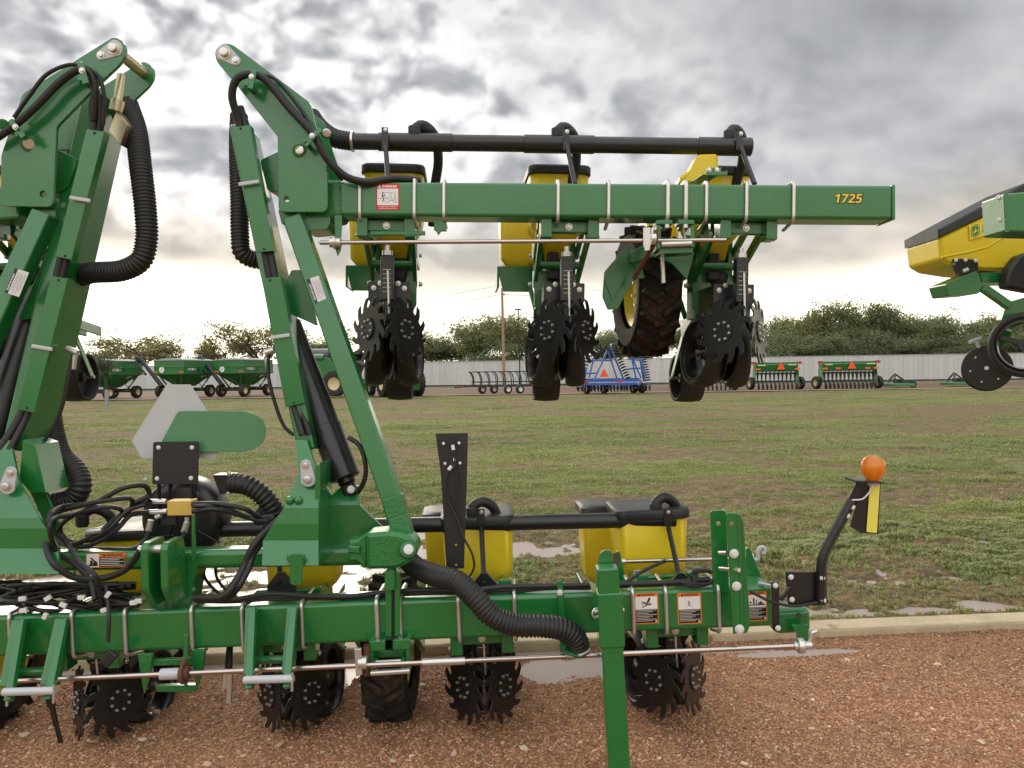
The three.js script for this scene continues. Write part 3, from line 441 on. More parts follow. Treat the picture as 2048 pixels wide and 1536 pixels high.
// ================================================================ ROW UNIT (metres; origin at the middle of the toolbar, +Z towards its front)
function rowUnitPieces({ half, drop, lid, clean, gauge, press, hw = 0.2, hz = -0.36, lid2 = 0.06, toss = 0, box2 = true }) {
  const L = [], add = (n, g, m, t) => L.push([n, Array.isArray(g) ? join(g) : norm(g), m, t]), b = half;
  // clamp under the bar
  add('mount_bracket', [box(-0.155, -0.095, -b - 0.10, -b + 0.004, -0.06, 0.045), box(0.095, 0.155, -b - 0.10, -b + 0.004, -0.06, 0.045), box(-0.1, 0.1, -b - 0.065, -b - 0.002, -0.05, 0.0), box(-0.16, -0.10, -0.12, 0.12, -b - 0.05, -b - 0.01), box(0.10, 0.16, -0.12, 0.12, -b - 0.05, -b - 0.01)], M.green);
  add('bracket_bolts', [hexBolt(V(0, -b - 0.034, 0.001), 0.014), ...[-0.16, 0.16].map((x) => hexBolt(V(x, -b - 0.085, -0.02), 0.011, V(Math.sign(x), 0, 0)))], M.zinc);
  // parallel arms
  const yA = 0.055, yB = -b - 0.03, z0 = -b - 0.03, z1 = -0.56;
  add('parallel_arms', [-1, 1].flatMap((s) => [bar(V(s * 0.135, yA, z0), V(s * 0.125, yA + drop, z1), 0.022, 0.05, V(0, 1, 0.01), 0.004), bar(V(s * 0.135, yB, z0), V(s * 0.125, yB + drop, z1), 0.022, 0.055, V(0, 1, 0.01), 0.004)]).concat([cyl(V(-0.13, mix(yB, yB + drop, 0.62), mix(z0, z1, 0.62)), V(0.13, mix(yB, yB + drop, 0.62), mix(z0, z1, 0.62)), 0.022), cyl(V(-0.13, mix(yA, yA + drop, 0.45), mix(z0, z1, 0.45)), V(0.13, mix(yA, yA + drop, 0.45), mix(z0, z1, 0.45)), 0.016)]), M.green);
  add('pivot_bolts', [-1, 1].flatMap((s) => [hexBolt(V(s * 0.146, yA + drop, z1), 0.012, V(s, 0, 0), 0.016), hexBolt(V(s * 0.146, yB + drop, z1), 0.014, V(s, 0, 0), 0.02)]), M.zinc);
  // shank and head casting
  const q = drop;
  add('shank', [box(-0.115, -0.085, q - 0.32, q + 0.16, z1 - 0.12, z1 + 0.05), box(0.085, 0.115, q - 0.32, q + 0.16, z1 - 0.12, z1 + 0.05), sheet([[-0.135, q - 0.08], [-0.09, q - 0.045], [0.09, q - 0.045], [0.135, q - 0.08], [0.135, q - 0.25], [0.10, q - 0.31], [-0.10, q - 0.31], [-0.135, q - 0.25]], z1 + 0.07, 0.02, { round: 0.01 }), box(-0.09, 0.09, q - 0.42, q - 0.30, z1 - 0.3, z1 - 0.1), bar(V(-0.07, q - 0.3, z1 - 0.1), V(-0.05, q - 0.36, z1 - 0.75), 0.012, 0.07, V(0, 1, 0)), bar(V(0.07, q - 0.3, z1 - 0.1), V(0.05, q - 0.36, z1 - 0.75), 0.012, 0.07, V(0, 1, 0))], M.green);
  // row cleaner bracket, depth column, rod
  const c = clean, cz = -0.07;
  add('cleaner_bracket', [sheet([[-0.115, c + 0.27], [0.115, c + 0.27], [0.115, c + 0.17], [0.08, c + 0.12], [-0.08, c + 0.12], [-0.115, c + 0.17]], cz - 0.10, 0.012, { round: 0.006 }), bar(V(-0.05, c + 0.16, cz - 0.11), V(-0.075, c, cz - 0.02), 0.03, 0.04), bar(V(0.05, c + 0.16, cz - 0.11), V(0.075, c, cz - 0.02), 0.03, 0.04), box(-0.10, -0.075, c + 0.1, c + 0.27, -0.5, cz - 0.11), box(0.075, 0.10, c + 0.1, c + 0.27, -0.5, cz - 0.11), box(-0.02, 0.02, c + 0.02, c + 0.2, cz - 0.13, cz - 0.05)], M.black);
  add('bracket_nuts', [[-0.085, c + 0.235], [0.085, c + 0.235], [-0.045, c + 0.15], [0.05, c + 0.145], [-0.05, c + 0.262], [0.05, c + 0.262]].flatMap(([x, y]) => hexBolt(V(x, y, cz - 0.098), 0.0105)), M.zinc);
  add('depth_column', [box(-0.034, 0.034, c + 0.155, c + 0.40, cz - 0.03, cz + 0.03, 0.008), box(-0.018, 0.018, c + 0.06, c + 0.16, cz - 0.02, cz + 0.02)], M.black);
  add('depth_scale', Array.from({ length: 6 }, (_, i) => box(-0.022, 0.02, c + 0.2 + i * 0.024, c + 0.2022 + i * 0.024, cz + 0.030, cz + 0.0312, 0.0004)), M.white);
  add('adjuster_rod', [cyl(V(0.012, c + 0.065, cz + 0.036), V(0.004, c + 0.315, cz + 0.036), 0.0065), cyl(V(0, c + 0.40, cz), V(0, c + 0.425, cz), 0.03, 0.03, 14), cyl(V(0, c + 0.42, cz), V(0, c + 0.455, cz), 0.014)], M.zinc);
  // two spiked cleaner wheels, toed in
  for (const s of [-1, 1]) {
    const place = (g) => g.rotateZ(s * 0.10).rotateY(s * -(0.61)).translate(s * 0.098, c, cz + 0.015);
    const w = [spikeWheel(0.178, 0.126, 12), new THREE.CylinderGeometry(0.062, 0.062, 0.02, 24).rotateZ(Math.PI / 2), new THREE.CylinderGeometry(0.03, 0.034, 0.06, 18).rotateZ(Math.PI / 2).translate(-s * 0.03, 0, 0)];
    add('cleaner_wheel', w.map(place), M.wheelBlack); add('hub_bolts', ringBolts(8, 0.048, 0.0075, s * 0.012, 0.012).map(place), M.zinc);
  }
  // opener blades, gauge wheels
  add('opener_disc', [-1, 1].map((s) => new THREE.CylinderGeometry(0.19, 0.19, 0.005, 40).rotateZ(Math.PI / 2).rotateY(s * 0.07).translate(s * 0.016, gauge + 0.02, -0.36)), M.steelDark);
  for (const s of [-1, 1]) {
    const place = (g) => g.rotateZ(s * 0.06).rotateY(s * -0.14).translate(s * 0.094, gauge, -0.42);
    add('gauge_tyre', [place(smoothTyre(0.207, 0.118, 0.165, 40))], M.rubber);
    add('gauge_wheel_rim', [yToX(lathe([[0.158, -0.05], [0.168, -0.05], [0.168, 0.05], [0.158, 0.05], [0.150, 0.02], [0.150, -0.02], [0.158, -0.05]], 36)), ...[0, 1, 2].map((k) => box(-0.012, 0.012, 0.03, 0.155, -0.018, 0.018).rotateX(k * 2.094 + 0.4)), yToX(new THREE.CylinderGeometry(0.038, 0.045, 0.05, 20))].map(place), M.black);
    add('wheel_hub_bolt', [new THREE.CylinderGeometry(0.014, 0.014, 0.08, 6).rotateZ(Math.PI / 2), ...[0.06, 0.10].map((r) => new THREE.CylinderGeometry(0.008, 0.008, 0.05, 8).rotateZ(Math.PI / 2).translate(0, -0.02 + r * 0.4, r * 0.9))].map(place), M.zinc);
    add('gauge_arm', [bar(V(s * 0.045, q - 0.30, z1 - 0.02), V(s * 0.06, gauge, -0.42), 0.02, 0.05)], M.black);
  }
  // press wheel on its fork
  const pz = -1.04;
  add('press_wheel', [yToX(lathe([[0.14, -0.075], [0.155, -0.08], [0.16, -0.04], [0.162, 0], [0.16, 0.04], [0.155, 0.08], [0.14, 0.075], [0.135, 0], [0.14, -0.075]], 36)), yToX(new THREE.CylinderGeometry(0.136, 0.136, 0.012, 32)), yToX(new THREE.CylinderGeometry(0.03, 0.03, 0.1, 16))].map((g) => g.translate(0, press, pz)), M.rubber);
  add('press_fork', [-1, 1].map((s) => bar(V(s * 0.07, q - 0.36, z1 - 0.3), V(s * 0.10, press, pz), 0.012, 0.05)).concat(box(-0.08, 0.08, q - 0.40, q - 0.33, z1 - 0.36, z1 - 0.28)), M.green);
  add('fork_bolt', [cyl(V(-0.115, press, pz), V(0.115, press, pz), 0.012, 0.012, 6)], M.zinc);
  // seed hopper with lid, meter housing and its support
  const t = lid;
  const k = hw / 0.2, h0 = hz;
  add('seed_hopper', loftRects([[t - 0.56, -0.07, 0.07, h0 - 0.34, h0 - 0.16, 0.03], [t - 0.44, -0.09, 0.09, h0 - 0.38, h0 - 0.11, 0.04], [t - 0.35, -0.18 * k, 0.18 * k, h0 - 0.34, h0 - 0.05, 0.05], [t - 0.30, -0.185 * k, 0.185 * k, h0 - 0.36, h0 - 0.045, 0.05], [t - 0.045, -0.196 * k, 0.196 * k, h0 - 0.39, h0 - 0.02, 0.055]]), M.yellow);
  add('hopper_lid', loftRects([[t - 0.055, -hw, hw, h0 - 0.40, h0 - 0.01, 0.055], [t - 0.05, -hw - 0.006, hw + 0.006, h0 - 0.41, h0, 0.06], [t - 0.012, -hw - 0.006, hw + 0.006, h0 - 0.41, h0, 0.06], [t - 0.002, -hw, hw, h0 - 0.40, h0 - 0.01, 0.055], [t, -hw * 0.85, hw * 0.85, h0 - 0.36, h0 - 0.05, 0.05]]), M.matBlack);
  add('seed_meter', [yToX(chamCyl(V(0, -0.06, 0), V(0, 0.06, 0), 0.13, 0.02, 28)).translate(0.02, t - 0.62, h0 - 0.24), box(-0.06, 0.0, t - 0.66, t - 0.5, h0 - 0.18, h0 - 0.06)], M.matBlack);
  if (box2) {
    add('chemical_hopper', loftRects([[t - 0.56, -0.25, -0.13, -1.06, -0.92, 0.03], [t - 0.48, -0.315, -0.11, -1.12, -0.86, 0.035], [t - lid2 - 0.05, -0.325, -0.11, -1.14, -0.84, 0.04]]), M.yellow);
    add('chemical_hopper_lid', loftRects([[t - lid2 - 0.055, -0.335, -0.10, -1.15, -0.83, 0.045], [t - lid2 - 0.01, -0.335, -0.10, -1.15, -0.83, 0.045], [t - lid2, -0.31, -0.12, -1.12, -0.86, 0.04]]), M.matBlack);
  }
  add('hopper_support', [sheet([[-0.34, t - 0.53], [-0.11, t - 0.53], [-0.11, t - 0.69], [-0.30, t - 0.69]], -0.86, 0.03, { round: 0.01 }), box(-0.34, -0.325, t - 0.67, t - 0.53, -1.16, -0.86), bar(V(-0.14, t - 0.6, -0.9), V(-0.08, q - 0.30, z1 - 0.25), 0.03, 0.03), box(-0.13, 0.13, t - 0.54, t - 0.50, -1.0, -0.62)], M.green);
  add('latch_plate', [sheet([[-0.13, t - 0.315], [-0.04, t - 0.315], [-0.03, t - 0.37], [-0.05, t - 0.44], [-0.14, t - 0.44]], h0 + 0.02, 0.004)], M.zinc);
  return L;
}
// each unit swings a little on its clamp, so its tail stands slightly to the left
function addRowUnit(parent, pieces, pos, tilt, base, yaw = 0.07) {
  const g = new THREE.Group(); g.name = 'row_unit'; g.position.copy(pos).sub(base); g.rotation.set(0, yaw, tilt); parent.add(g);
  for (const [n, geo, m] of pieces) piece(n, geo, m, g); return g;
}

// ================================================================ THE FOLDED PLANTER
const PB = V(-0.4, 0, -4.2);
const planter = thing('row_crop_planter', 'large green folding row-crop planter with yellow hoppers, parked on the red gravel', 'planter', PB);
const P = (n, g, m, parent = planter) => part(n, g, m, parent);
// printed sheet for decals: canvas drawing on a thin plate
function printed(w, h, draw, o = {}) { const c = document.createElement('canvas'); c.width = w; c.height = h; const x = c.getContext('2d'); draw(x, w, h); const t = new THREE.CanvasTexture(c); t.colorSpace = THREE.SRGBColorSpace; return std(lin(1, 1, 1), 0.4, { map: t, ...o }); }
function decal(name, a, b, c, d, mat, parent) { // corners top-left, top-right, bottom-right, bottom-left in world metres
  const g = new THREE.BufferGeometry(); g.setAttribute('position', new THREE.Float32BufferAttribute([d, c, b, d, b, a].flatMap((p) => [p.x, p.y, p.z]), 3)); g.computeVertexNormals(); g.setAttribute('uv', new THREE.Float32BufferAttribute([0, 0, 1, 0, 1, 1, 0, 0, 1, 1, 0, 1], 2));
  let root = parent; while (root.parent && root.parent !== scene) root = root.parent; const o = baseOf.get(root); if (o) g.translate(-o.x, -o.y, -o.z);
  const m = shade(new THREE.Mesh(g, mat)); m.name = name; parent.add(m); return m;
}
const px4 = (u0, v0, u1, v1, d, sl = 0) => [at(u0, v0, d), at(u1, v0 + sl, d), at(u1, v1 + sl, d), at(u0, v1, d)];
function uBolt(c, half, tilt, r = 0.0095, legs = 0.05) { const g = bent([V(0, half + 0.011, -half - 0.03), V(0, half + 0.011, half + 0.011), V(0, -half - 0.011, half + 0.011), V(0, -half - legs, -0.05)], r, 0.028, 10); return g.rotateZ(tilt).translate(c.x, c.y, c.z); }

// ---------------- wing toolbar (raised) with its clamps, decals and drive shaft
const D2 = 4.03, wh = 0.089, wa = at(640, 396.5, D2).add(V(0, 0, -wh)), wb = at(1786, 404.5, D2).add(V(0, 0, -wh)), wTilt = Math.atan2(wb.y - wa.y, wb.x - wa.x);
const onWing = (x, dz = 0, dy = 0) => { const t = (x - wa.x) / (wb.x - wa.x); return V(x, mix(wa.y, wb.y, t) + dy, wa.z + dz); };
const wing = P('wing_toolbar', [bar(wa, wb, 2 * wh, 2 * wh, V(0, 0, 1), 0.017)], M.green);
P('end_plate', [bar(wb.clone().add(V(-0.004, 0, 0)), wb.clone().add(V(0.012, 0, 0)), 2 * wh + 0.004, 2 * wh + 0.004, V(0, 0, 1), 0.004)], M.green, wing);
for (const [y, z] of [[0.065, 0.06], [-0.065, 0.06], [0.065, -0.06], [-0.065, -0.06]]) P('end_plate_bolt', [hexBolt(wb.clone().add(V(0.012, y, z)), 0.012, V(1, 0, 0))], M.zinc, wing);
for (const u of [720, 829, 888, 1116, 1217, 1335, 1371, 1412, 1492, 1586]) P('u_bolt', [uBolt(onWing(at(u, 400, D2).x), wh, wTilt, u === 1335 || u === 1371 ? 0.012 : 0.0095, 0.035)], M.zinc, wing);
{ // lettering and the danger label
  const m = printed(512, 200, (x, w, h) => { x.clearRect(0, 0, w, h); x.transform(1, 0, -0.18, 1, 30, 0); x.font = 'bold 178px sans-serif'; x.textAlign = 'center'; x.lineWidth = 22; x.strokeStyle = '#152417'; x.strokeText('1725', w / 2 + 6, 162, 455); x.fillStyle = '#f2d33a'; x.fillText('1725', w / 2, 160, 455); }, { transparent: true, alphaTest: 0.5 });
  const f = (u, v) => at(u, v, D2 - 0.0012);
  decal('number_decal', f(1658, 383), f(1732, 383.5), f(1732, 411.5), f(1658, 411), m, wing);
  const dg = printed(256, 300, (x) => { x.fillStyle = '#c0271f'; x.fillRect(0, 0, 256, 300); x.fillStyle = '#fff'; x.font = 'bold 40px sans-serif'; x.fillText('DANGER', 66, 44, 176); x.beginPath(); x.moveTo(38, 12); x.lineTo(58, 46); x.lineTo(18, 46); x.fill(); x.fillStyle = '#c0271f'; x.fillRect(36, 22, 4, 14); x.fillStyle = '#e6e7e6'; x.fillRect(14, 56, 228, 188); x.strokeStyle = '#9a9a9a'; x.lineWidth = 5; x.strokeRect(90, 100, 60, 60); x.strokeRect(165, 100, 40, 70); x.beginPath(); x.arc(120, 190, 24, 0, 7); x.arc(205, 198, 17, 0, 7); x.stroke(); x.beginPath(); x.moveTo(18, 170); x.lineTo(70, 170); x.moveTo(150, 185); x.lineTo(185, 185); x.moveTo(210, 120); x.lineTo(220, 180); x.stroke(); x.strokeStyle = '#222'; x.lineWidth = 9; x.beginPath(); x.moveTo(74, 116); x.lineTo(66, 150); x.lineTo(84, 172); x.lineTo(72, 206); x.moveTo(66, 150); x.lineTo(100, 128); x.stroke(); x.beginPath(); x.arc(74, 106, 9, 0, 7); x.fillStyle = '#222'; x.fill(); x.fillStyle = '#f4dcd9'; x.font = 'bold 19px sans-serif'; x.fillText('To avoid injury or death do', 26, 266, 204); x.fillText('not contact electric lines', 26, 288, 204); });
  decal('danger_label', f(752, 367), f(799, 367.5), f(799, 420.5), f(752, 420), dg, wing);
}
{ // drive shaft below the wing
  const s = P('wing_drive_shaft', [aim(new THREE.CylinderGeometry(0.0115, 0.0115, at(640, 485.5, 4.0).distanceTo(at(1452, 480, 4.0)), 6), at(640, 485.5, 4.0), at(1452, 480, 4.0))], M.shaft);
  P('shaft_bearing', [cyl(at(660, 485, 4.0), at(682, 485, 4.0), 0.026), cyl(at(668, 485, 4.0), at(672, 485, 4.0), 0.036), aim(new THREE.ConeGeometry(0.012, 0.03, 8), at(646, 485.5, 4.0), at(636, 485.5, 4.0))], M.zinc, s);
  P('bearing_hanger', [plate([[668, 430], [684, 430], [681, 500], [675, 512], [671, 500]], 4.02, 0.012)], M.green, s);
  P('shaft_bracket', [plate([[740, 470], [850, 470], [850, 462], [740, 462]], 4.08, 0.02)], M.green, s);
}
// stop tab behind the clamp
P('hose_tab', [plate([[868, 440], [893, 440], [893, 462], [882, 462], [876, 470], [872, 462], [868, 460]], 4.06, 0.02)], M.green, wing);

// ---------------- raised row units
const upUnit = rowUnitPieces({ half: wh, hw: 0.18, drop: -0.25, lid: 0.31, clean: -0.672, gauge: -0.775, press: -0.93 });
for (const x of [-0.655, 0.318, 1.262]) addRowUnit(planter, upUnit, onWing(x), wTilt, PB);

// ---------------- vacuum pipe of the wing
{
  const d = 4.3, a = at(708, 283, d), b = at(1497, 294, d), on = (u) => { const t = (at(u, 288, d).x - a.x) / (b.x - a.x); return a.clone().lerp(b, t); };
  const p = P('wing_vacuum_pipe', [chamCyl(a, b, 0.046, 0.004, 12)], M.black);
  for (const [u0, u1] of [[757, 905], [1047, 1188], [1394, 1502]]) P('pipe_coupling', [chamCyl(on(u0), on(u1), 0.0515, 0.003, 12)], M.black, p);
  const elbow = (u) => { const c = on(u); return [tube([c.clone().add(V(-0.03, 0.02, 0)), c.clone().add(V(-0.03, 0.075, -0.01)), c.clone().add(V(0.01, 0.105, -0.03)), c.clone().add(V(0.07, 0.07, -0.10)), c.clone().add(V(0.085, -0.05, -0.16)), c.clone().add(V(0.05, -0.22, -0.25)), c.clone().add(V(0.03, -0.40, -0.33))], 0.028, 40, 12), chamCyl(c.clone().add(V(-0.03, 0.03, 0)), c.clone().add(V(-0.03, 0.09, 0)), 0.036, 0.006, 16), chamCyl(c.clone().add(V(-0.02, 0.1, -0.02)), c.clone().add(V(0.05, 0.085, -0.07)), 0.034, 0.006, 16)]; };
  for (const u of [840, 1126, 1470]) P('vacuum_hose', elbow(u), M.hose, p);
  for (const [u, v0, u2] of [[770, 254, 777], [1133, 258, 1150], [1480, 262, 1509]]) P('pipe_strut', [plate([[u - 7, v0], [u + 6, v0], [u + 7, 300], [u - 7, 300]], d - 0.07, 0.008, { round: 0.004 }), cyl(at(u + 1, 293, d - 0.065), at(u2, 368, 4.12), 0.0135)], M.black, p);
  for (const [u, v] of [[771, 259], [1134, 263], [1482, 267]]) P('strut_bolt', [hexBolt(at(u, v, d - 0.07), 0.008)], M.zinc, p);
  P('wing_hose', [corrugated([at(622, 232, 4.42), at(640, 256, 4.36), at(668, 276, 4.32), at(708, 283.5, 4.3)], 0.053, 0.018, 0.008)], M.hose);
  P('hose_clamp', [chamCyl(at(703, 283, d - 0.0), at(708, 283, d), 0.056, 0.001, 24)], M.zinc, p);
}
// yellow tank standing on the wing bar
{ const t = P('marker_reservoir', [plate([[1396, 308, 0.02], [1436, 307, 0.02], [1438, 342], [1411, 366], [1358, 366], [1361, 351], [1380, 340]], 4.24, 0.14, { round: 0.012, bevel: 0.012 })], M.yellow);
  P('reservoir_bracket', [plate([[1413, 335], [1443, 335], [1443, 343], [1452, 343], [1455, 339], [1455, 350], [1413, 351]], 4.06, 0.006), bar(at(1420, 350, 4.08), at(1396, 366, 4.2), 0.09, 0.006, V(0, 1, 0))], M.green, t); for (const u of [1418, 1434]) P('bracket_bolt', [hexBolt(at(u, 339.5, 4.058), 0.009)], M.zinc, t); }

// ---------------- raised drive wheel of the wing
{
  const c = at(1290, 583, 4.86), turn = (g) => g.rotateY(0.10).translate(c.x, c.y, c.z);
  const w = P('wing_drive_wheel', lugTyre(0.405, 0.26, 0.235, 18, 0.034).map(turn), M.muddy);
  P('wheel_rim', [turn(dishRim(0.235, 0.2))], M.yellow, w); P('rim_nuts', ringBolts(6, 0.085, 0.011, -0.05, 0.03).map(turn), M.zinc, w);
  const s = P('wheel_shield', [plate([[1258, 487], [1209, 543], [1205, 592], [1216, 619], [1236, 618], [1265, 562], [1276, 558], [1262, 524]], 4.46, 0.03, { round: 0.008 }), plate([[1262, 524], [1276, 558], [1290, 556], [1282, 520]], 4.47, 0.012), plate([[1209, 560], [1224, 600], [1250, 560], [1240, 530]], 4.452, 0.012)], M.green);
  P('wheel_arm', [plate([[1258, 505], [1290, 490], [1345, 490], [1390, 505], [1374, 560], [1345, 528], [1310, 512], [1262, 526]], 4.40, 0.05, { round: 0.01 }), plate([[1340, 520], [1375, 520], [1360, 600], [1345, 580]], 4.62, 0.04)], M.green);
  const k = P('wheel_module', [plate([[1313, 446], [1322, 446], [1322, 495], [1313, 500]], 4.0, 0.16), plate([[1381, 446], [1389, 446], [1389, 494], [1381, 494]], 4.0, 0.16), plate([[1313, 440], [1345, 440], [1345, 448], [1313, 448]], 3.985, 0.10), plate([[1357, 440], [1389, 440], [1389, 448], [1357, 448]], 3.985, 0.10), plate([[1318, 492], [1386, 492], [1386, 505], [1318, 508]], 4.02, 0.12), cyl(at(1370, 479, 4.05), at(1380, 479, 4.05), 0.022)], M.green);
  P('module_roller', [cyl(at(1323, 489, 3.99), at(1383, 487, 3.99), 0.0135)], M.zinc, k); for (const u of [1334, 1371]) P('module_nut', [cyl(at(u, 449, 3.99), at(u, 456, 3.99), 0.014, 0.014, 6)], M.zinc, k);
  P('drive_chain', [bent([at(1312, 460, 3.985), at(1312, 482, 3.985), at(1268, 556, 4.25)], 0.013, 0.03, 8)], M.rust, k);
  P('chain_bracket', [plate([[1287, 455], [1301, 455], [1301, 470], [1309, 472], [1309, 482], [1301, 486], [1300, 500], [1290, 502], [1287, 488]], 3.97, 0.012), cyl(at(1302, 478, 3.98), at(1311, 478, 3.98), 0.03)], M.zinc, k);
  P('stop_rod', [cyl(at(1324, 515, 4.25), at(1327, 566, 4.25), 0.012)], M.zinc, k);
}

// ---------------- fold linkage, right-hand side
function link(name, u0, v0, r0, u1, v1, r1, d, parent) { // flat keeper plate over a pin, with its bolt
  const a = at(u0, v0, d), b = at(u1, v1, d), dir = Math.atan2(b.y - a.y, b.x - a.x), pts = []; for (let i = 0; i <= 18; i++) { const t = dir + Math.PI / 2 + 0.25 + i * (Math.PI - 0.5) * 1 / 18 + 0; pts.push([a.x + r0 * Math.cos(t), a.y + r0 * Math.sin(t)]); } for (let i = 0; i <= 12; i++) { const t = dir - Math.PI / 2 + 0.0 + i * Math.PI / 12; pts.push([b.x + r1 * Math.cos(t), b.y + r1 * Math.sin(t)]); }
  const m = P(name, [sheet(pts, -d, 0.008, { bevel: 0.002 })], M.alu, parent); return [P('pin_head', [chamCyl(a, a.clone().add(V(0, 0, 0.022)), r0 * 0.5, 0.004)], M.zinc, parent), P('keeper_bolt', [hexBolt(b.clone().add(V(0, 0, 0.001)), r1 * 0.55)], M.zinc, parent)];
}
function bellcrank(outline, hole, gusset, pin, keeper, name) {
  const m = P(name, [plate(outline, 3.95, 0.022, { round: 0.03, holes: [hole] })], M.green);
  const back = plate(outline, 3.95, 0.022, { round: 0.03 }).translate(0, 0, -0.31); P('rear_plate', [back], M.green, m);
  P('gusset', [plate(gusset, 4.04, 0.2, { round: 0.02 })], M.green, m);
  P('pivot_pin', [cyl(at(...pin, 3.94), at(...pin, 3.94).add(V(0, 0, -0.36)), 0.03)], M.gold, m);
  link('pin_keeper', ...pin, 0.045, ...keeper, 0.026, 3.945, m); return m;
}
const bcR = bellcrank([[429, 100, 0.05], [445, 86, 0.05], [464, 88, 0.03], [620, 205, 0.02], [631, 250, 0.02], [655, 318, 0.01], [653, 345, 0.005], [655, 346, 0.004], [655, 424, 0.035], [557, 424, 0.03], [555, 273, 0.01], [478, 176, 0.01], [432, 122, 0.04]], [574, 398, 0.017], [[520, 320], [556, 303], [575, 303], [575, 385], [535, 382]], [449, 106], [471, 121], 'fold_crank');
P('wing_socket', [bar(at(636, 396, 4.0).add(V(0, 0, -0.12)), at(684, 396.5, 4.0).add(V(0, 0, -0.12)), 0.215, 0.21, V(0, 0, 1), 0.04)], M.castGreen, bcR);
P('crank_underbox', [plate([[560, 424], [655, 424], [662, 440], [655, 458], [612, 462], [575, 445]], 4.02, 0.2, { round: 0.02 })], M.green, bcR);
P('crank_pin', [cyl(at(599, 300, 3.935), at(599, 300, 4.3), 0.022), chamCyl(at(599, 300, 3.935).add(V(0, 0, -0.01)), at(599, 300, 3.935).add(V(0, 0, 0.004)), 0.0235)], M.zinc, bcR);
P('pin_boss', [chamCyl(at(599, 301, 3.947), at(599, 301, 3.937), 0.036, 0.004), chamCyl(at(653, 267, 3.96), at(653, 267, 3.90), 0.026, 0.004)], M.green, bcR);
P('boss_pin', [chamCyl(at(653, 266, 3.90), at(653, 266, 3.888), 0.021, 0.004)], M.zinc, bcR);
P('hose_clip', [bar(at(509, 140, 3.855), at(500, 178, 3.855), 0.03, 0.01, V(0, 0, 1), 0.004), bar(at(501, 170, 3.90), at(500, 179, 3.90), 0.03, 0.10, V(0, 0, 1), 0.004), bar(at(610, 291, 3.865), at(641, 258, 3.865), 0.028, 0.01, V(0, 0, 1), 0.004), bar(at(610, 291, 3.90), at(617, 284, 3.90), 0.028, 0.08, V(0, 0, 1), 0.004)], M.green, bcR);
for (const [u, v] of [[503, 153], [624, 271]]) P('clip_bolt', [hexBolt(at(u, v, 3.848), 0.010)], M.zinc, bcR);
// lower-left arm with hose guards
function strut(name, a, b, w, t, d0) { return P(name, [bar(a, b, w, t, V(0, 0, 1), 0.012)], M.green); }
const armR = strut('lift_arm', at(489, 262, 4.12), at(624, 900, 4.0), 0.09, 0.22);
P('hose_guard', [plate([[463, 254], [499, 250], [547, 502], [512, 505]], 3.90, 0.006), plate([[497, 250], [500, 250], [548, 502], [545, 502]], 3.902, 0.055)], M.green, armR);
P('hose_guard', [plate([[523, 557], [560, 553], [608, 806], [571, 815]], 3.88, 0.006), plate([[558, 553], [561, 553], [609, 806], [606, 806]], 3.882, 0.055)], M.green, armR);
for (const [u, v] of [[481, 257], [528, 498], [540, 560], [588, 806]]) P('guard_hole', [cyl(at(u, v, 3.899 - (v > 520 ? 0.02 : 0)), at(u, v, 3.8965 - (v > 520 ? 0.02 : 0)), 0.006, 0.006, 12)], M.matBlack, armR);
for (const [u, v, w] of [[499, 366, 38], [562, 673, 36]]) P('strap', [bar(at(u - w / 2 - 3, v + 3, 3.875), at(u + w / 2, v - 3, 3.875), 0.02, 0.012)], M.alu, armR);
P('guarded_hose', [tube([at(470, 215, 3.98), at(484, 270, 3.945), at(530, 510, 3.945), at(585, 800, 3.92), at(605, 870, 3.88)], 0.018, 60), tube([at(480, 215, 3.98), at(497, 270, 3.95), at(541, 510, 3.95), at(598, 800, 3.93), at(620, 870, 3.90)], 0.02, 60)], M.hose, armR);
P('inner_brace', [plate([[567, 573], [583, 540], [612, 540], [634, 652], [585, 630], [573, 610]], 4.03, 0.03, { round: 0.01 })], M.green, armR);
// upper-right arm
const armB = P('fold_arm', [bar(at(588, 436, 4.02), at(788, 1003, 3.83), 0.10, 0.10, V(0, 0, 1), 0.010)], M.green);
P('arm_head', [plate([[556, 420], [610, 420], [608, 434], [563, 447]], 4.0, 0.10)], M.green, armB);
P('arm_collar', [bar(at(785, 990, 3.80), at(797, 1035, 3.79), 0.104, 0.11, V(0, 0, 1), 0.014), bar(at(796, 1030, 3.78), at(815, 1095, 3.76), 0.10, 0.09, V(0, 0, 1), 0.012)], M.castGreen, armB);
{ const m = printed(256, 384, (x, w, h) => { x.fillStyle = '#d9d9d8'; x.fillRect(0, 0, w, h); x.fillStyle = '#1c1c1c'; x.fillRect(0, 0, 58, h); x.fillStyle = '#8d8d8d'; for (let i = 0; i < 8; i++) x.fillRect(84 + i * 20, 36 + 20 * (i % 3), 7, 300 - 60 * (i % 2)); x.save(); x.translate(44, 340); x.rotate(-Math.PI / 2); x.fillStyle = '#eee'; x.font = 'bold 46px sans-serif'; x.fillText('IMPORTANT', 0, 0, 300); x.restore(); });
  const e = at(588, 436, 3.97), q = (u, v) => at(u, v, mix(3.97, 3.78, (v - 436) / 567) - 0.004);
  decal('notice_label', q(613, 559), q(641, 550), q(655, 596), q(630, 607), m, armB); decal('notice_label', at(30, 536, 3.86), at(58, 545, 3.86), at(38, 594, 3.86), at(9, 585, 3.86), m, armB); }
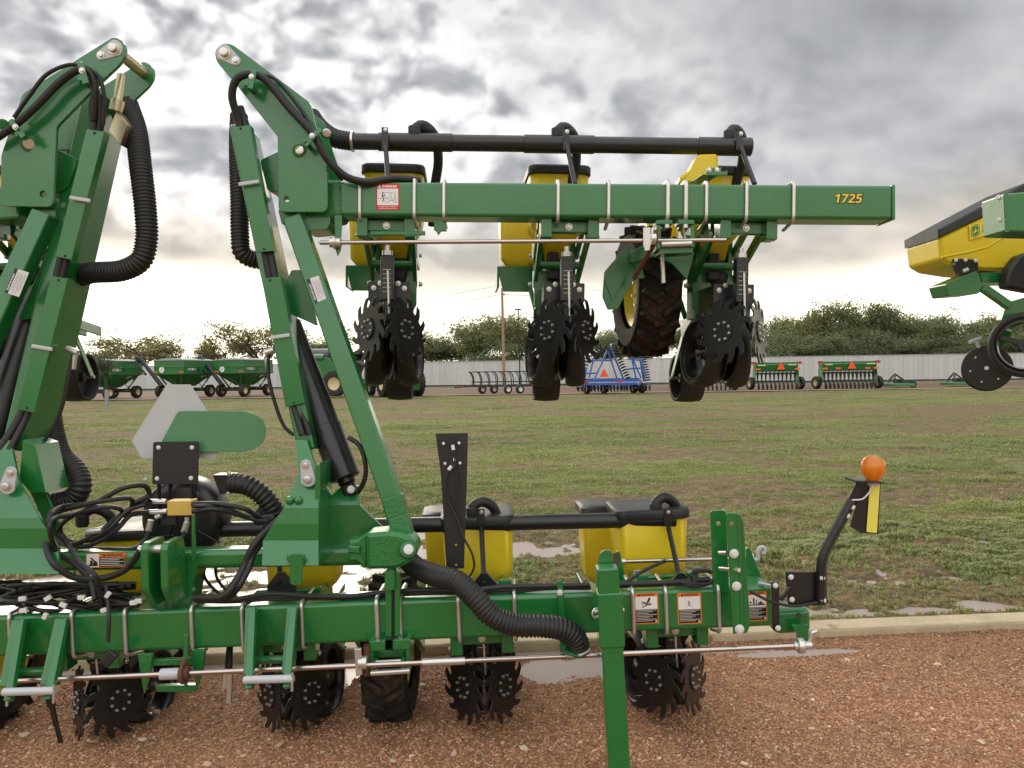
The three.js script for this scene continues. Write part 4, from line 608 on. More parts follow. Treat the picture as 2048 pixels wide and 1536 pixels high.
// cylinder
{ const a = at(574, 648, 4.15), b = at(691, 957, 3.98), dir = b.clone().sub(a).normalize(), c = P('lift_cylinder', [chamCyl(a, b, 0.074, 0.006, 32), chamCyl(a.clone().addScaledVector(dir, 0.60), b, 0.0785, 0.006, 32)], M.black);
  P('cylinder_gland', [chamCyl(b.clone().addScaledVector(dir, -0.01), b.clone().addScaledVector(dir, 0.03), 0.045, 0.004), chamCyl(a.clone().addScaledVector(dir, -0.03), a, 0.05, 0.004), bar(b.clone().addScaledVector(dir, 0.02), at(704, 995, 3.96), 0.075, 0.05, V(0, 0, 1), 0.02)], M.steelDark, c);
  P('clevis_pin', [chamCyl(at(702, 979, 3.94), at(702, 979, 3.915), 0.020, 0.003)], M.white, c);
  P('cylinder_hose', [tube([at(697, 875, 3.88), at(718, 890, 3.86), at(731, 930, 3.85), at(729, 960, 3.86), at(716, 985, 3.9)], 0.012)], M.hose, c); }
P('cylinder_bracket', [folded([[684, 716, 972, 3.99], [642, 719, 1010, 3.90], [640, 790, 1078, 3.90], [640, 792, 1100, 3.90]], 0.02)], M.green);
// tower plates where the arms stand on the frame
const tw = P('frame_tower', [folded([[591, 613, 880, 3.86], [597, 637, 948, 3.76], [567, 637, 1016, 3.68], [546, 637, 1048, 3.672], [526, 637, 1081, 3.672], [524, 637, 1131, 3.60]], 0.016), plate([[630, 930], [640, 930], [640, 1131], [630, 1131]], 3.70, 0.24)], M.green);
link('arm_keeper', 616, 958, 0.038, 611, 930, 0.026, 3.705, tw);
for (const u of [579, 596]) P('dome_nut', [new THREE.SphereGeometry(0.021, 16, 12).scale(1, 1, 0.8).translate(at(u, 1001, 3.685).x, at(u, 1001, 3.685).y, -3.69)], M.green, tw);
P('tow_tab', [plate([[578, 1108, 0.02], [607, 1108, 0.02], [603, 1170, 0.015], [580, 1170, 0.015]], 3.585, 0.012, { round: 0.012, holes: [[591, 1145, 0.005], [591, 1164, 0.005]] }), bar(at(592, 1108, 3.60), at(592, 1122, 3.60), 0.085, 0.02)], M.green, tw);
// ---------------- left-hand side of the linkage
const bcL = bellcrank([[45, 187, 0.02], [211, 83, 0.03], [228, 73, 0.05], [249, 84, 0.05], [252, 108, 0.04], [240, 128, 0.02], [188, 177, 0.01], [113, 253, 0.02], [111, 297, 0.01], [106, 414, 0.035], [1, 412, 0.04], [2, 310, 0.02], [30, 230, 0.02]], [86, 388, 0.02], [[112, 297], [150, 316], [152, 330], [135, 375], [100, 395], [100, 300]], [227, 97], [202, 110], 'fold_crank');
P('crank_pin', [cyl(at(57, 287, 3.935), at(57, 287, 4.3), 0.026)], M.zinc, bcL); P('pin_boss', [chamCyl(at(57, 288, 3.947), at(57, 288, 3.939), 0.04, 0.004), chamCyl(at(6, 249, 3.96), at(6, 249, 3.90), 0.028, 0.004)], M.green, bcL);
P('hose_clip', [bar(at(161, 124, 3.85), at(172, 168, 3.85), 0.032, 0.01, V(0, 0, 1), 0.004), bar(at(171, 160, 3.90), at(173, 169, 3.90), 0.032, 0.10, V(0, 0, 1), 0.004), bar(at(20, 240, 3.86), at(48, 275, 3.86), 0.028, 0.01, V(0, 0, 1), 0.004), bar(at(42, 268, 3.90), at(48, 275, 3.90), 0.028, 0.08, V(0, 0, 1), 0.004)], M.green, bcL); for (const [u, v] of [[164, 141], [31, 254]]) P('clip_bolt', [hexBolt(at(u, v, 3.844), 0.011)], M.zinc, bcL);
P('crank_stop', [plate([[217, 262], [233, 220], [254, 247], [240, 290]], 4.08, 0.12, { round: 0.006 }), cyl(at(243, 150, 4.1), at(233, 215, 4.08), 0.022), cyl(at(236, 200, 4.06), at(231, 222, 4.06), 0.034, 0.034, 6)], M.gold, bcL);
P('crank_web', [plate([[113, 253], [188, 177], [215, 200], [165, 300], [112, 300]], 4.2, 0.02)], M.green, bcL);
const armL = P('lift_arm', [bar(at(214, 205, 4.26), at(56, 900, 4.06), 0.10, 0.30, V(0, 0, 1), 0.012)], M.green);
P('hose_guard', [plate([[173, 258], [209, 263], [143, 520], [110, 513]], 3.90, 0.006), plate([[206, 262], [209, 263], [143, 520], [140, 519]], 3.902, 0.055)], M.green, armL); P('hose_guard', [plate([[102, 552], [136, 557], [68, 826], [33, 819]], 3.88, 0.006), plate([[133, 556], [136, 557], [68, 826], [65, 825]], 3.882, 0.055)], M.green, armL);
for (const [u, v, k] of [[189, 266, 0], [130, 512, 0], [117, 560, 1], [54, 816, 1]]) P('guard_hole', [cyl(at(u, v, 3.899 - 0.02 * k), at(u, v, 3.8965 - 0.02 * k), 0.0065, 0.0065, 12)], M.matBlack, armL);
for (const [u, v] of [[160, 398], [84, 695]]) P('strap', [bar(at(u - 21, v - 3, 3.875), at(u + 21, v + 4, 3.875), 0.02, 0.012)], M.alu, armL);
P('guarded_hose', [tube([at(192, 180, 3.9), at(186, 210, 3.93), at(186, 270, 3.945), at(122, 520, 3.945), at(50, 810, 3.92), at(0, 900, 3.85)], 0.02, 60), tube([at(202, 190, 3.9), at(203, 230, 3.93), at(198, 270, 3.95), at(133, 520, 3.95), at(62, 810, 3.93), at(20, 900, 3.85)], 0.018, 60)], M.hose, armL);
P('fold_arm', [bar(at(92, 428, 4.0), at(-60, 760, 3.88), 0.10, 0.10, V(0, 0, 1), 0.010), plate([[70, 410], [112, 414], [111, 438], [72, 424]], 4.0, 0.1), plate([[36, 640], [88, 515], [105, 530], [80, 635]], 4.02, 0.03, { round: 0.01 })], M.green);
P('lift_cylinder', [chamCyl(at(66, 610, 4.16), at(-20, 900, 4.0), 0.07, 0.006, 28)], M.black);
const twL = P('frame_tower', [folded([[-90, 20, 880, 3.86], [-90, 38, 965, 3.76], [-90, 78, 1036, 3.68], [-90, 93, 1057, 3.672], [-90, 117, 1097, 3.672], [-90, 117, 1148, 3.60]], 0.016)], M.green);
link('arm_keeper', 14, 972, 0.040, 21, 945, 0.028, 3.705, twL);
P('tower_side', [plate([[75, 960], [92, 985], [117, 1045], [117, 1100], [95, 1060], [60, 985]], 3.95, 0.02), plate([[45, 880], [70, 890], [92, 985], [60, 985], [38, 960]], 3.84, 0.2)], M.green, twL);
// cable runs over the two cranks
P('crank_hose', [tube([at(489, 292, 3.95), at(478, 245, 3.945), at(464, 190, 3.90), at(474, 158, 3.88), at(500, 148, 3.875), at(528, 157, 3.885), at(572, 208, 3.895), at(626, 268, 3.89), at(655, 318, 3.91), at(690, 352, 3.95), at(730, 364, 4.0), at(790, 357, 4.05), at(840, 362, 4.12)], 0.0195, 120, 10)], M.hose);
P('crank_hose', [tube([at(505, 148, 3.88), at(545, 155, 3.9), at(580, 190, 3.9), at(610, 232, 3.9), at(632, 272, 3.9), at(662, 330, 3.94), at(684, 360, 4.03)], 0.009, 70, 8)], M.hose);
P('crank_hose', [tube([at(-20, 285, 3.9), at(30, 250, 3.89), at(70, 215, 3.885), at(125, 160, 3.885), at(165, 138, 3.875), at(183, 150, 3.885), at(190, 185, 3.9), at(187, 240, 3.93)], 0.0195, 80, 10)], M.hose);
P('crank_hose', [tube([at(28, 235, 3.89), at(60, 190, 3.88), at(95, 148, 3.875), at(150, 129, 3.87), at(195, 150, 3.885), at(208, 190, 3.9), at(207, 250, 3.93)], 0.010, 70, 8)], M.hose);
// air hoses hanging from the cranks
P('air_hose', [corrugated([at(255, 208, 4.3), at(272, 262, 4.2), at(282, 340, 4.12), at(291, 420, 4.1), at(293, 480, 4.1), at(282, 520, 4.1), at(248, 540, 4.12), at(182, 546, 4.18), at(150, 556, 4.25)], 0.058, 0.0185, 0.009)], M.hose);
P('air_hose', [corrugated([at(478, 230, 4.36), at(476, 300, 4.28), at(479, 400, 4.22), at(480, 470, 4.2), at(485, 506, 4.2), at(512, 520, 4.24), at(560, 515, 4.32)], 0.050, 0.0185, 0.008)], M.hose);
P('air_hose', [corrugated([at(98, 820, 4.25), at(106, 870, 4.2), at(122, 915, 4.15), at(152, 945, 4.12), at(160, 975, 4.1), at(146, 996, 4.1), at(112, 1006, 4.1), at(92, 1012, 4.12)], 0.060, 0.0185, 0.009)], M.hose);
P('air_hose', [corrugated([at(462, 966, 4.12), at(492, 970, 4.1), at(524, 990, 4.1), at(548, 1020, 4.12), at(556, 1048, 4.16)], 0.055, 0.024, 0.011)], M.hose);
P('air_hose', [corrugated([at(800, 1098, 3.98), at(828, 1132, 3.86), at(868, 1150, 3.72), at(915, 1164, 3.60), at(950, 1196, 3.54), at(985, 1232, 3.52), at(1030, 1250, 3.52), at(1085, 1252, 3.52), at(1130, 1260, 3.54), at(1152, 1278, 3.56), at(1158, 1300, 3.58)], 0.054, 0.0185, 0.008)], M.hose);
P('thin_hose', [tube([at(537, 706, 3.98), at(536, 745, 3.96), at(548, 800, 3.95), at(570, 855, 3.95), at(588, 870, 3.95)], 0.0095), tube([at(148, 705, 4.0), at(135, 760, 3.98), at(122, 820, 3.97), at(90, 880, 3.96), at(55, 910, 3.95)], 0.0095)], M.hose);
P('hose_fitting', [cyl(at(530, 706, 3.98), at(548, 700, 3.98), 0.018, 0.018, 6), cyl(at(533, 715, 3.98), at(538, 745, 3.98), 0.014), cyl(at(133, 697, 4.0), at(155, 706, 4.0), 0.018, 0.018, 6), cyl(at(150, 710, 4.0), at(146, 738, 4.0), 0.014)], M.zinc);

// ================================================================ MAIN FRAME
const D1 = 3.7, mh = 0.1, ma = at(-160, 1280, D1).add(V(0, 0, -mh)), mb = at(1546, 1212.5, D1).add(V(0, 0, -mh)), mTilt = Math.atan2(mb.y - ma.y, mb.x - ma.x);
const onMain = (x) => { const t = (x - ma.x) / (mb.x - ma.x); return V(x, mix(ma.y, mb.y, t), ma.z); };
const main = P('main_toolbar', [bar(ma, mb, 2 * mh, 2 * mh, V(0, 0, 1), 0.022)], M.green);
for (const u of [22, 146, 252, 385, 486, 605, 755, 800, 918, 1030, 1266, 1332, 1437]) P('u_bolt', [uBolt(onMain(at(u, 1240, D1).x), mh, mTilt, u === 755 || u === 800 ? 0.012 : 0.0095, 0.05)], M.zinc, main);
const lowUnit = rowUnitPieces({ half: mh, hw: 0.2, drop: -0.02, lid: 0.40, lid2: 0.05, clean: -0.395, gauge: -0.468, press: -0.515 });
for (const x of [-2.11, -1.145, -0.17, 0.79]) addRowUnit(planter, lowUnit, onMain(x), mTilt, PB, 0.05);
addRowUnit(planter, upUnit, V(-2.86, onWing(-0.655).y + 0.02, wa.z), 0.02, PB);
P('wing_toolbar', [bar(V(-4.2, onWing(-0.655).y - 0.05, wa.z), V(-2.56, onWing(-0.655).y + 0.01, wa.z), 2 * wh, 2 * wh, V(0, 0, 1), 0.017)], M.green);

// warning labels
function warning(kind) {
  return printed(256, 330, (x) => { x.fillStyle = '#e0742a'; x.fillRect(0, 0, 256, 330); x.fillStyle = '#2b1a10'; x.font = 'bold 33px sans-serif'; x.fillText('WARNING', 74, 31, 146); x.beginPath(); x.moveTo(54, 6); x.lineTo(70, 32); x.lineTo(38, 32); x.fill(); x.fillStyle = '#ece9e4'; x.fillRect(12, 38, 232, 136); x.fillStyle = '#17120f'; x.fillRect(12, 174, 232, 144); x.fillStyle = '#cfc8bf'; for (let i = 0; i < 8; i++) x.fillRect(18, 181 + i * 16, 216 - 40 * ((i * 7) % 3), 6); x.fillRect(218, 292, 22, 22);
    x.fillStyle = x.strokeStyle = '#1c1512'; x.lineWidth = 10; x.lineCap = 'round'; x.beginPath();
    if (kind === 0) { x.moveTo(158, 58); x.lineTo(120, 132); x.moveTo(80, 92); x.lineTo(172, 128); x.moveTo(84, 150); x.lineTo(178, 112); x.moveTo(80, 118); x.lineTo(150, 100); x.stroke(); x.beginPath(); x.moveTo(150, 52); x.lineTo(176, 52); x.lineTo(150, 120); x.fill(); }
    else if (kind === 1) { x.lineWidth = 6; x.moveTo(112, 90); x.lineTo(136, 110); x.lineTo(120, 130); x.moveTo(128, 84); x.lineTo(112, 118); x.lineTo(140, 140); x.stroke(); x.lineWidth = 2; x.strokeStyle = '#aaa'; x.strokeRect(82, 46, 78, 122); x.strokeStyle = '#333'; x.beginPath(); x.arc(124, 160, 26, 3.4, 6); x.stroke(); }
    else { x.fillRect(24, 144, 210, 12); x.fillRect(92, 76, 18, 66); x.beginPath(); x.arc(60, 122, 12, 0, 7); x.fill(); x.beginPath(); x.moveTo(140, 142); x.lineTo(180, 110); x.lineTo(222, 142); x.fill(); x.fillRect(128, 100, 12, 42); } });
}
const f1 = (u, v) => at(u, v, D1 - 0.0015), s1 = -0.04;
for (const [u0, u1, v0, v1, k] of [[1268, 1316, 1187, 1249, 0], [1354, 1402, 1187, 1249, 1], [1490, 1533, 1184, 1243, 2]]) decal('warning_label', f1(u0, v0), f1(u1, v0 - 2), f1(u1 + 2, v1 - 2), f1(u0 + 2, v1), warning(k), main);

// stand leg through its sleeve
{ const a = at(1213, 1132, 3.46), top = at(1217, 1180, 3.46), bot = at(1222, 1288, 3.46), ft = a.clone().lerp(bot, 1); const dir = bot.clone().sub(a).normalize(), foot = a.clone().addScaledVector(dir, (a.y - 0.0) / -dir.y);
  const sl = P('stand_sleeve', [bar(top, bot, 0.113, 0.113, V(0, 0, 1), 0.008), plate([[1186, 1185], [1200, 1190], [1200, 1260], [1192, 1255]], 3.50, 0.2)], M.green);
  P('stand_leg', [bar(a, foot.clone().add(V(0, 0.02, 0)), 0.098, 0.098, V(0, 0, 1), 0.010)], M.green, sl);
  P('stand_foot', [box(foot.x - 0.075, foot.x + 0.075, 0.001, 0.014, foot.z - 0.055, foot.z + 0.075)], M.green, sl);
  P('leg_top_flap', [plate([[1197, 1112, 0.03], [1207, 1100, 0.03], [1222, 1101, 0.03], [1228, 1115], [1228, 1131], [1196, 1131]], 3.52, 0.012, { round: 0.02 })], M.green, sl);
  P('leg_pin', [cyl(at(1188, 1222, 3.43), at(1248, 1220, 3.43), 0.010), new THREE.TorusGeometry(0.020, 0.004, 8, 20).rotateY(0.5).translate(at(1192, 1226, 3.42).x, at(1192, 1226, 3.42).y, -3.42)], M.zinc, sl); }

// upper cross tube of the centre frame, hinge casting, hitch lugs
{ const a = at(-90, 1124, 3.86), b = at(740, 1108, 3.86); const t = P('cross_tube', [bar(a, b, 0.095, 0.12, V(0, 0, 1), 0.03)], M.green);
  decal('warning_label', at(172, 1107, 3.797), at(251, 1105, 3.797), at(250, 1134, 3.797), at(172, 1136, 3.797), printed(384, 140, (x) => { x.fillStyle = '#e0742a'; x.fillRect(0, 0, 384, 140); x.fillStyle = '#ece9e4'; x.fillRect(6, 6, 120, 128); x.fillStyle = '#1b1511'; x.fillRect(40, 70, 26, 40); x.fillRect(70, 84, 40, 26); x.fillRect(18, 110, 100, 14); x.save(); x.translate(50, 40); x.rotate(0.7); x.fillRect(0, 0, 70, 14); x.restore(); x.font = 'bold 34px sans-serif'; x.fillText('WARNING', 200, 32, 160); x.beginPath(); x.moveTo(176, 8); x.lineTo(192, 32); x.lineTo(160, 32); x.fill(); x.fillRect(132, 40, 244, 92); x.fillStyle = '#d5cfc6'; for (let i = 0; i < 5; i++) x.fillRect(138, 48 + i * 17, 228 - 40 * (i % 2), 7); }), t);
  const h = P('hinge_casting', [plate([[731, 1068, 0.02], [772, 1064, 0.02], [803, 1067, 0.05], [828, 1080, 0.05], [837, 1100, 0.05], [826, 1122, 0.05], [796, 1138, 0.05], [733, 1140, 0.02]], 3.63, 0.17, { round: 0.03, bevel: 0.018 }), plate([[696, 1082], [712, 1080], [732, 1070], [736, 1070], [736, 1136], [726, 1136], [714, 1124], [696, 1124]], 3.68, 0.13, { round: 0.01, bevel: 0.012 }), plate([[696, 1092], [720, 1093, 0.01], [720, 1108, 0.01], [696, 1106]], 3.665, 0.02, { bevel: 0.006 })], M.castGreen);
  P('hinge_boss', [chamCyl(at(816, 1099, 3.64), at(816, 1099, 3.605), 0.043, 0.008)], M.castGreen, h); P('hinge_pin', [chamCyl(at(817, 1099, 3.62), at(817, 1099, 3.592), 0.024, 0.004)], M.white, h);
  const lug = (u) => { const p = at(u, 1150, 3.6), x = p.x, y0 = at(u, 1216, 3.6).y, y1 = at(u, 1086, 3.6).y; return sheet([[-3.585, y1 - 0.02], [-3.61, y1], [-3.76, y1], [-3.78, y1 - 0.05], [-3.80, y0 - 0.01], [-3.66, y0 - 0.01], [-3.585, y0 + 0.09]], 0.018, 0.036, { round: 0.02, bevel: 0.004 }).applyMatrix4(new THREE.Matrix4().makeBasis(V(0, 0, 1), V(0, 1, 0), V(-1, 0, 0)).setPosition(x, 0, 0)); };
  const hb = P('hitch_lug', [lug(292)], M.green); P('hitch_lug', [lug(331)], M.green);
  P('hitch_pin', [cyl(at(278, 1099, 3.64), at(345, 1097, 3.64), 0.019)], M.zinc, hb);
  P('hitch_mast', [plate([[342, 1128], [395, 1128], [378, 1216], [342, 1216]], 3.80, 0.14, { round: 0.01 }), plate([[296, 1130], [330, 1130], [330, 1216], [300, 1216]], 3.86, 0.05)], M.green);
  P('manifold_stay', [plate([[383, 1030], [389, 1030], [389, 1122, 0.005], [383, 1122, 0.005]], 3.76, 0.02)], M.green); }

// lower hitch arms with their pins
for (const [u0, u1, w0, w1] of [[45, 130, 18, 97], [506, 588, 499, 574]]) {
  const near = u0 > 300 ? 1 : 0, y0 = near ? 1216 : 1240, y1 = near ? 1378 : 1402; const h = P('hitch_arm', [bar(at(u0, y0, 3.66), at(w0, y1, 3.44), 0.034, 0.03, V(0, 0, 1), 0.004), bar(at(u0, y0, 3.70), at(w0 + 3, y1 - 30, 3.60), 0.034, 0.12, V(0, 0, 1), 0.004)], M.green);
  P('hitch_arm', [bar(at(u1, y0 - 2, 3.66), at(w1, y1 - 2, 3.44), 0.034, 0.03, V(0, 0, 1), 0.004), bar(at(u1, y0 - 2, 3.70), at(w1 + 3, y1 - 32, 3.60), 0.034, 0.12, V(0, 0, 1), 0.004)], M.green);
  P('hitch_cross_pin', [chamCyl(at(w0 - 12, y1 - 18, 3.43), at(w1 + 14, y1 - 21, 3.43), 0.0175, 0.004)], M.alu, h); P('pin_clip', [cyl(at(w1 + 11, y1 - 32, 3.42), at(w1 + 10, y1 + 4, 3.42), 0.006), cyl(at(w0 - 4, y1, 3.43), at(w0 - 4, y1 + 10, 3.43), 0.006)], M.zinc, h);
  P('hitch_spreader', [cyl(at(w0 + 10, y1 - 58, 3.66), at(w1 + 16, y1 - 60, 3.66), 0.02)], M.green, h);
}
// hanging jack rod by the left hitch arm
P('hanging_pin', [cyl(at(101, 1400, 3.45), at(112, 1450, 3.45), 0.012), cyl(at(100, 1395, 3.45), at(103, 1412, 3.45), 0.018), bar(at(110, 1440, 3.45), at(122, 1486, 3.45), 0.022, 0.012)], M.steelDark);

// drive shaft
{ const q = (u) => at(u, 1363 - (u) * 0.0448, 3.58), a = q(-60), b = q(1610), hex = (u0, u1, r) => aim(new THREE.CylinderGeometry(r, r, q(u0).distanceTo(q(u1)), 6), q(u0), q(u1));
  const s = P('drive_shaft', [hex(-60, 1610, 0.0125)], M.shaft); P('shaft_sleeve', [hex(845, 930, 0.0185)], M.zinc, s); P('shaft_sleeve', [cyl(q(322), q(360), 0.026)], M.alu, s); P('shaft_sprocket', [cyl(q(366), q(371), 0.05, 0.05, 20), cyl(q(360), q(378), 0.03)], M.rust, s);
  P('end_bearing', [chamCyl(q(1594), q(1608), 0.036, 0.006), cyl(q(1588), q(1622), 0.02)], M.zinc, s);
  P('shaft_hanger', [plate([[366, 1270], [376, 1270], [374, 1375], [368, 1375]], 3.62, 0.012), plate([[275, 1308], [305, 1308], [300, 1345], [288, 1388], [280, 1345]], 3.66, 0.02), plate([[300, 1320], [395, 1318], [395, 1330], [300, 1332]], 3.68, 0.03), plate([[310, 1372], [392, 1370], [392, 1384], [312, 1384]], 3.68, 0.03), plate([[383, 1300], [410, 1300], [404, 1345], [392, 1385]], 3.66, 0.02)], M.green, s);
  P('gear_bracket', [plate([[708, 1298], [722, 1298], [724, 1350], [712, 1353]], 3.56, 0.02), cyl(at(718, 1325, 3.58), at(734, 1325, 3.58), 0.03)], M.zinc, s);
  P('drive_chain', [bent([at(733, 1290, 3.6), at(733, 1350, 3.62)], 0.014, 0.02, 8), bent([at(362, 1352, 3.59), at(368, 1318, 3.62), at(378, 1300, 3.7)], 0.013, 0.03, 8)], M.rust, s);
  P('crank_lever', [cyl(at(1618, 1292, 3.58), at(1624, 1265, 3.58), 0.009), cyl(at(1622, 1266, 3.58), at(1634, 1262, 3.58), 0.010)], M.zinc, s); }
// second shaft behind the right-hand hopper
{ const a = at(1244, 1123, 4.15), b = at(1500, 1116, 4.15), s = P('rear_drive_shaft', [aim(new THREE.CylinderGeometry(0.011, 0.011, a.distanceTo(b), 6), a, b)], M.shaft);
  P('chain_case', [plate([[1233, 1104], [1240, 1104], [1252, 1160], [1240, 1165]], 4.0, 0.04), plate([[1493, 1096], [1500, 1096], [1530, 1172], [1490, 1172]], 3.9, 0.02, { round: 0.008 })], M.green, s);
  P('drive_chain', [bent([at(1231, 1108, 4.0), at(1234, 1165, 4.0)], 0.014, 0.02, 8)], M.rust, s); P('shaft_bearing', [cyl(at(1226, 1123, 4.14), at(1250, 1123, 4.14), 0.018), cyl(at(1490, 1116, 4.1), at(1506, 1116, 4.1), 0.024)], M.zinc, s); P('crank_hook', [tube([at(1500, 1118, 4.05), at(1515, 1118, 4.05), at(1516, 1102, 4.05), at(1523, 1094, 4.05), at(1530, 1099, 4.05), at(1528, 1108, 4.05)], 0.011, 30)], M.alu, s); }

// ground drive wheels
function driveWheel(u, d, module) {
  const c = at(u, 1400, d); c.y = 0.372; const w = P('drive_wheel', lugTyre(0.38, 0.235, 0.225, 18, 0.03).map((g) => g.translate(c.x, c.y, c.z)), M.muddy); P('wheel_rim', [dishRim(0.225, 0.19).translate(c.x, c.y, c.z)], M.yellow, w); P('wheel_arm', [bar(c.clone().add(V(0.16, 0, 0)), V(c.x + 0.15, 0.55, ma.z - 0.1), 0.03, 0.08), bar(c.clone().add(V(-0.16, 0, 0)), V(c.x - 0.15, 0.55, ma.z - 0.1), 0.03, 0.08)], M.green, w); return w; }
driveWheel(788, 4.16); driveWheel(-14, 4.12);
{ const m = P('wheel_module', [plate([[738, 1284], [747, 1284], [747, 1350], [738, 1352]], 3.63, 0.16), plate([[811, 1280], [820, 1280], [820, 1346], [812, 1346]], 3.63, 0.16), plate([[738, 1284], [770, 1282], [770, 1301], [738, 1303]], 3.615, 0.03), plate([[786, 1281], [820, 1279], [820, 1299], [786, 1300]], 3.615, 0.03), plate([[747, 1303], [811, 1300], [811, 1314], [747, 1316]], 3.70, 0.03), cyl(at(748, 1328, 3.66), at(756, 1328, 3.66), 0.03), cyl(at(803, 1326, 3.66), at(811, 1326, 3.66), 0.03)], M.green);
  P('module_rail', [plate([[771, 1148], [783, 1148], [783, 1273], [771, 1274]], 3.672, 0.05), plate([[789, 1148], [800, 1148], [800, 1272], [789, 1273]], 3.672, 0.05), plate([[769, 1142, 0.01], [789, 1140, 0.01], [789, 1180], [770, 1182]], 3.64, 0.06, { round: 0.008 })], M.green, m);
  P('rail_gap_plate', [plate([[783, 1185], [789, 1185], [789, 1300], [783, 1300]], 3.685, 0.01)], M.matBlack, m); P('module_roller', [cyl(at(742, 1346, 3.60), at(820, 1341, 3.60), 0.014), cyl(at(752, 1326, 3.60), at(802, 1323, 3.60), 0.0125)], M.zinc, m); P('stop_rod', [cyl(at(778, 1345, 3.9), at(779, 1378, 3.9), 0.012)], M.gold, m); }

// lower vacuum pipe
{ const d = 4.22, a = at(440, 1059, d), b = at(1348, 1038, d), on = (u) => a.clone().lerp(b, (at(u, 1050, d).x - a.x) / (b.x - a.x)); const p = P('vacuum_pipe', [chamCyl(a, b, 0.043, 0.004, 12)], M.black);
  for (const [u0, u1] of [[560, 660], [885, 1020], [1238, 1350]]) P('pipe_coupling', [chamCyl(on(u0), on(u1), 0.0485, 0.003, 12)], M.black, p);
  for (const u of [165, 520, 945, 1312]) { const c = on(u); if (u < 440) c.copy(at(u, 1062, d)); P('vacuum_hose', [tube([c.clone().add(V(0, 0.02, 0)), c.clone().add(V(0, 0.085, -0.01)), c.clone().add(V(0.05, 0.115, -0.03)), c.clone().add(V(0.115, 0.075, -0.06)), c.clone().add(V(0.135, -0.03, -0.09)), c.clone().add(V(0.125, -0.20, -0.14)), c.clone().add(V(0.10, -0.34, -0.2))], 0.028, 40, 12), chamCyl(c.clone().add(V(0, 0.03, 0)), c.clone().add(V(0, 0.09, 0)), 0.035, 0.005, 16)], M.hose, p); }
  for (const [u, u2] of [[557, 560], [962, 968], [1336, 1362]]) { P('pipe_strut', [plate([[u - 7, 1018], [u + 7, 1018], [u + 8, 1050], [u - 8, 1050]], d - 0.066, 0.006, { round: 0.004 }), cyl(at(u + 1, 1056, d - 0.06), at(u2, 1168, 3.84), 0.0135), plate([[u2 - 26, 1172], [u2 - 6, 1146], [u2 + 6, 1146], [u2 + 30, 1172], [u2 + 30, 1184], [u2 - 26, 1184]], 3.84, 0.03)], M.black, p); P('strut_bolt', [hexBolt(at(u + 1, 1024, d - 0.066), 0.008)], M.zinc, p); } }

// fan with its housing, warning emblem and sign (seen from behind)
{ const c = at(372, 1034, 4.22), h = P('vacuum_fan', [aim(lathe([[0, 0.09], [0.16, 0.085], [0.205, 0.075], [0.222, 0.04], [0.225, -0.06], [0.2, -0.085], [0, -0.09]], 44), c.clone().add(V(0, 0, -0.1)), c.clone().add(V(0, 0, 0.1))), plate([[425, 950], [464, 950], [466, 983], [440, 990]], 4.16, 0.10, { round: 0.006 }), ...[[339, 952, 339, 1040], [390, 952, 390, 1000], [350, 1070, 300, 1075], [395, 1060, 440, 1086], [335, 1080, 350, 1040]].map(([a, b, e, f]) => bar(at(a, b, 4.135), at(e, f, 4.135), 0.009, 0.02))], M.black);
  for (const [u, v] of [[458, 947], [457, 987], [290, 960]]) P('housing_bolt', [hexBolt(at(u, v, 4.15), 0.009, V(0, 0, 1))], M.zinc, h);
  const b = P('emblem_bracket', [plate([[306, 884], [397, 883], [396, 968], [304, 969]], 4.02, 0.008, { round: 0.012 }), bar(at(318, 960, 4.04), at(318, 1050, 4.08), 0.012, 0.03), bar(at(384, 960, 4.04), at(384, 1030, 4.08), 0.012, 0.03)], M.matBlack); for (const [u, v] of [[317, 895], [384, 895], [314, 957], [382, 956]]) P('bracket_bolt', [hexBolt(at(u, v, 4.018), 0.0085)], M.white, b);
  P('slow_vehicle_emblem', [plate([[333, 769], [381, 769], [451, 881], [430, 917], [283, 917], [263, 881]], 4.09, 0.004)], M.alu, b);
  P('sign_plate', [plate([[356, 822, 0.02], [440, 822, 0], [497, 822, 0.09], [531, 842, 0.09], [531, 884, 0.09], [497, 904, 0.09], [312, 904, 0.01]], 4.06, 0.004, { round: 0.05, holes: [[365, 829, 0.004], [355, 835, 0.004], [412, 829, 0.004], [411, 894, 0.004]] })], M.signSheenGreen, b);
  const y = P('valve_block', [box(at(335, 1000, 3.95).x, at(385, 1000, 3.95).x, at(360, 1031, 3.95).y, at(360, 1001, 3.95).y, -4.02, -3.94)], std(lin(0.62, 0.42, 0.10), 0.4)); P('block_mount', [plate([[321, 1028], [352, 1028], [352, 1050], [321, 1050]], 3.99, 0.02)], M.matBlack, y);
  P('block_fitting', [[300, 1003, 332, 1003], [298, 1024, 334, 1023], [312, 1035, 322, 1030], [374, 1034, 374, 1044]].map(([a, b2, e, f]) => cyl(at(a, b2, 3.96), at(e, f, 3.96), 0.013, 0.013, 8)).concat([cyl(at(302, 1040, 3.95), at(297, 1062, 3.95), 0.016), cyl(at(374, 1044, 3.95), at(368, 1064, 3.95), 0.016)]), M.zinc, y); }
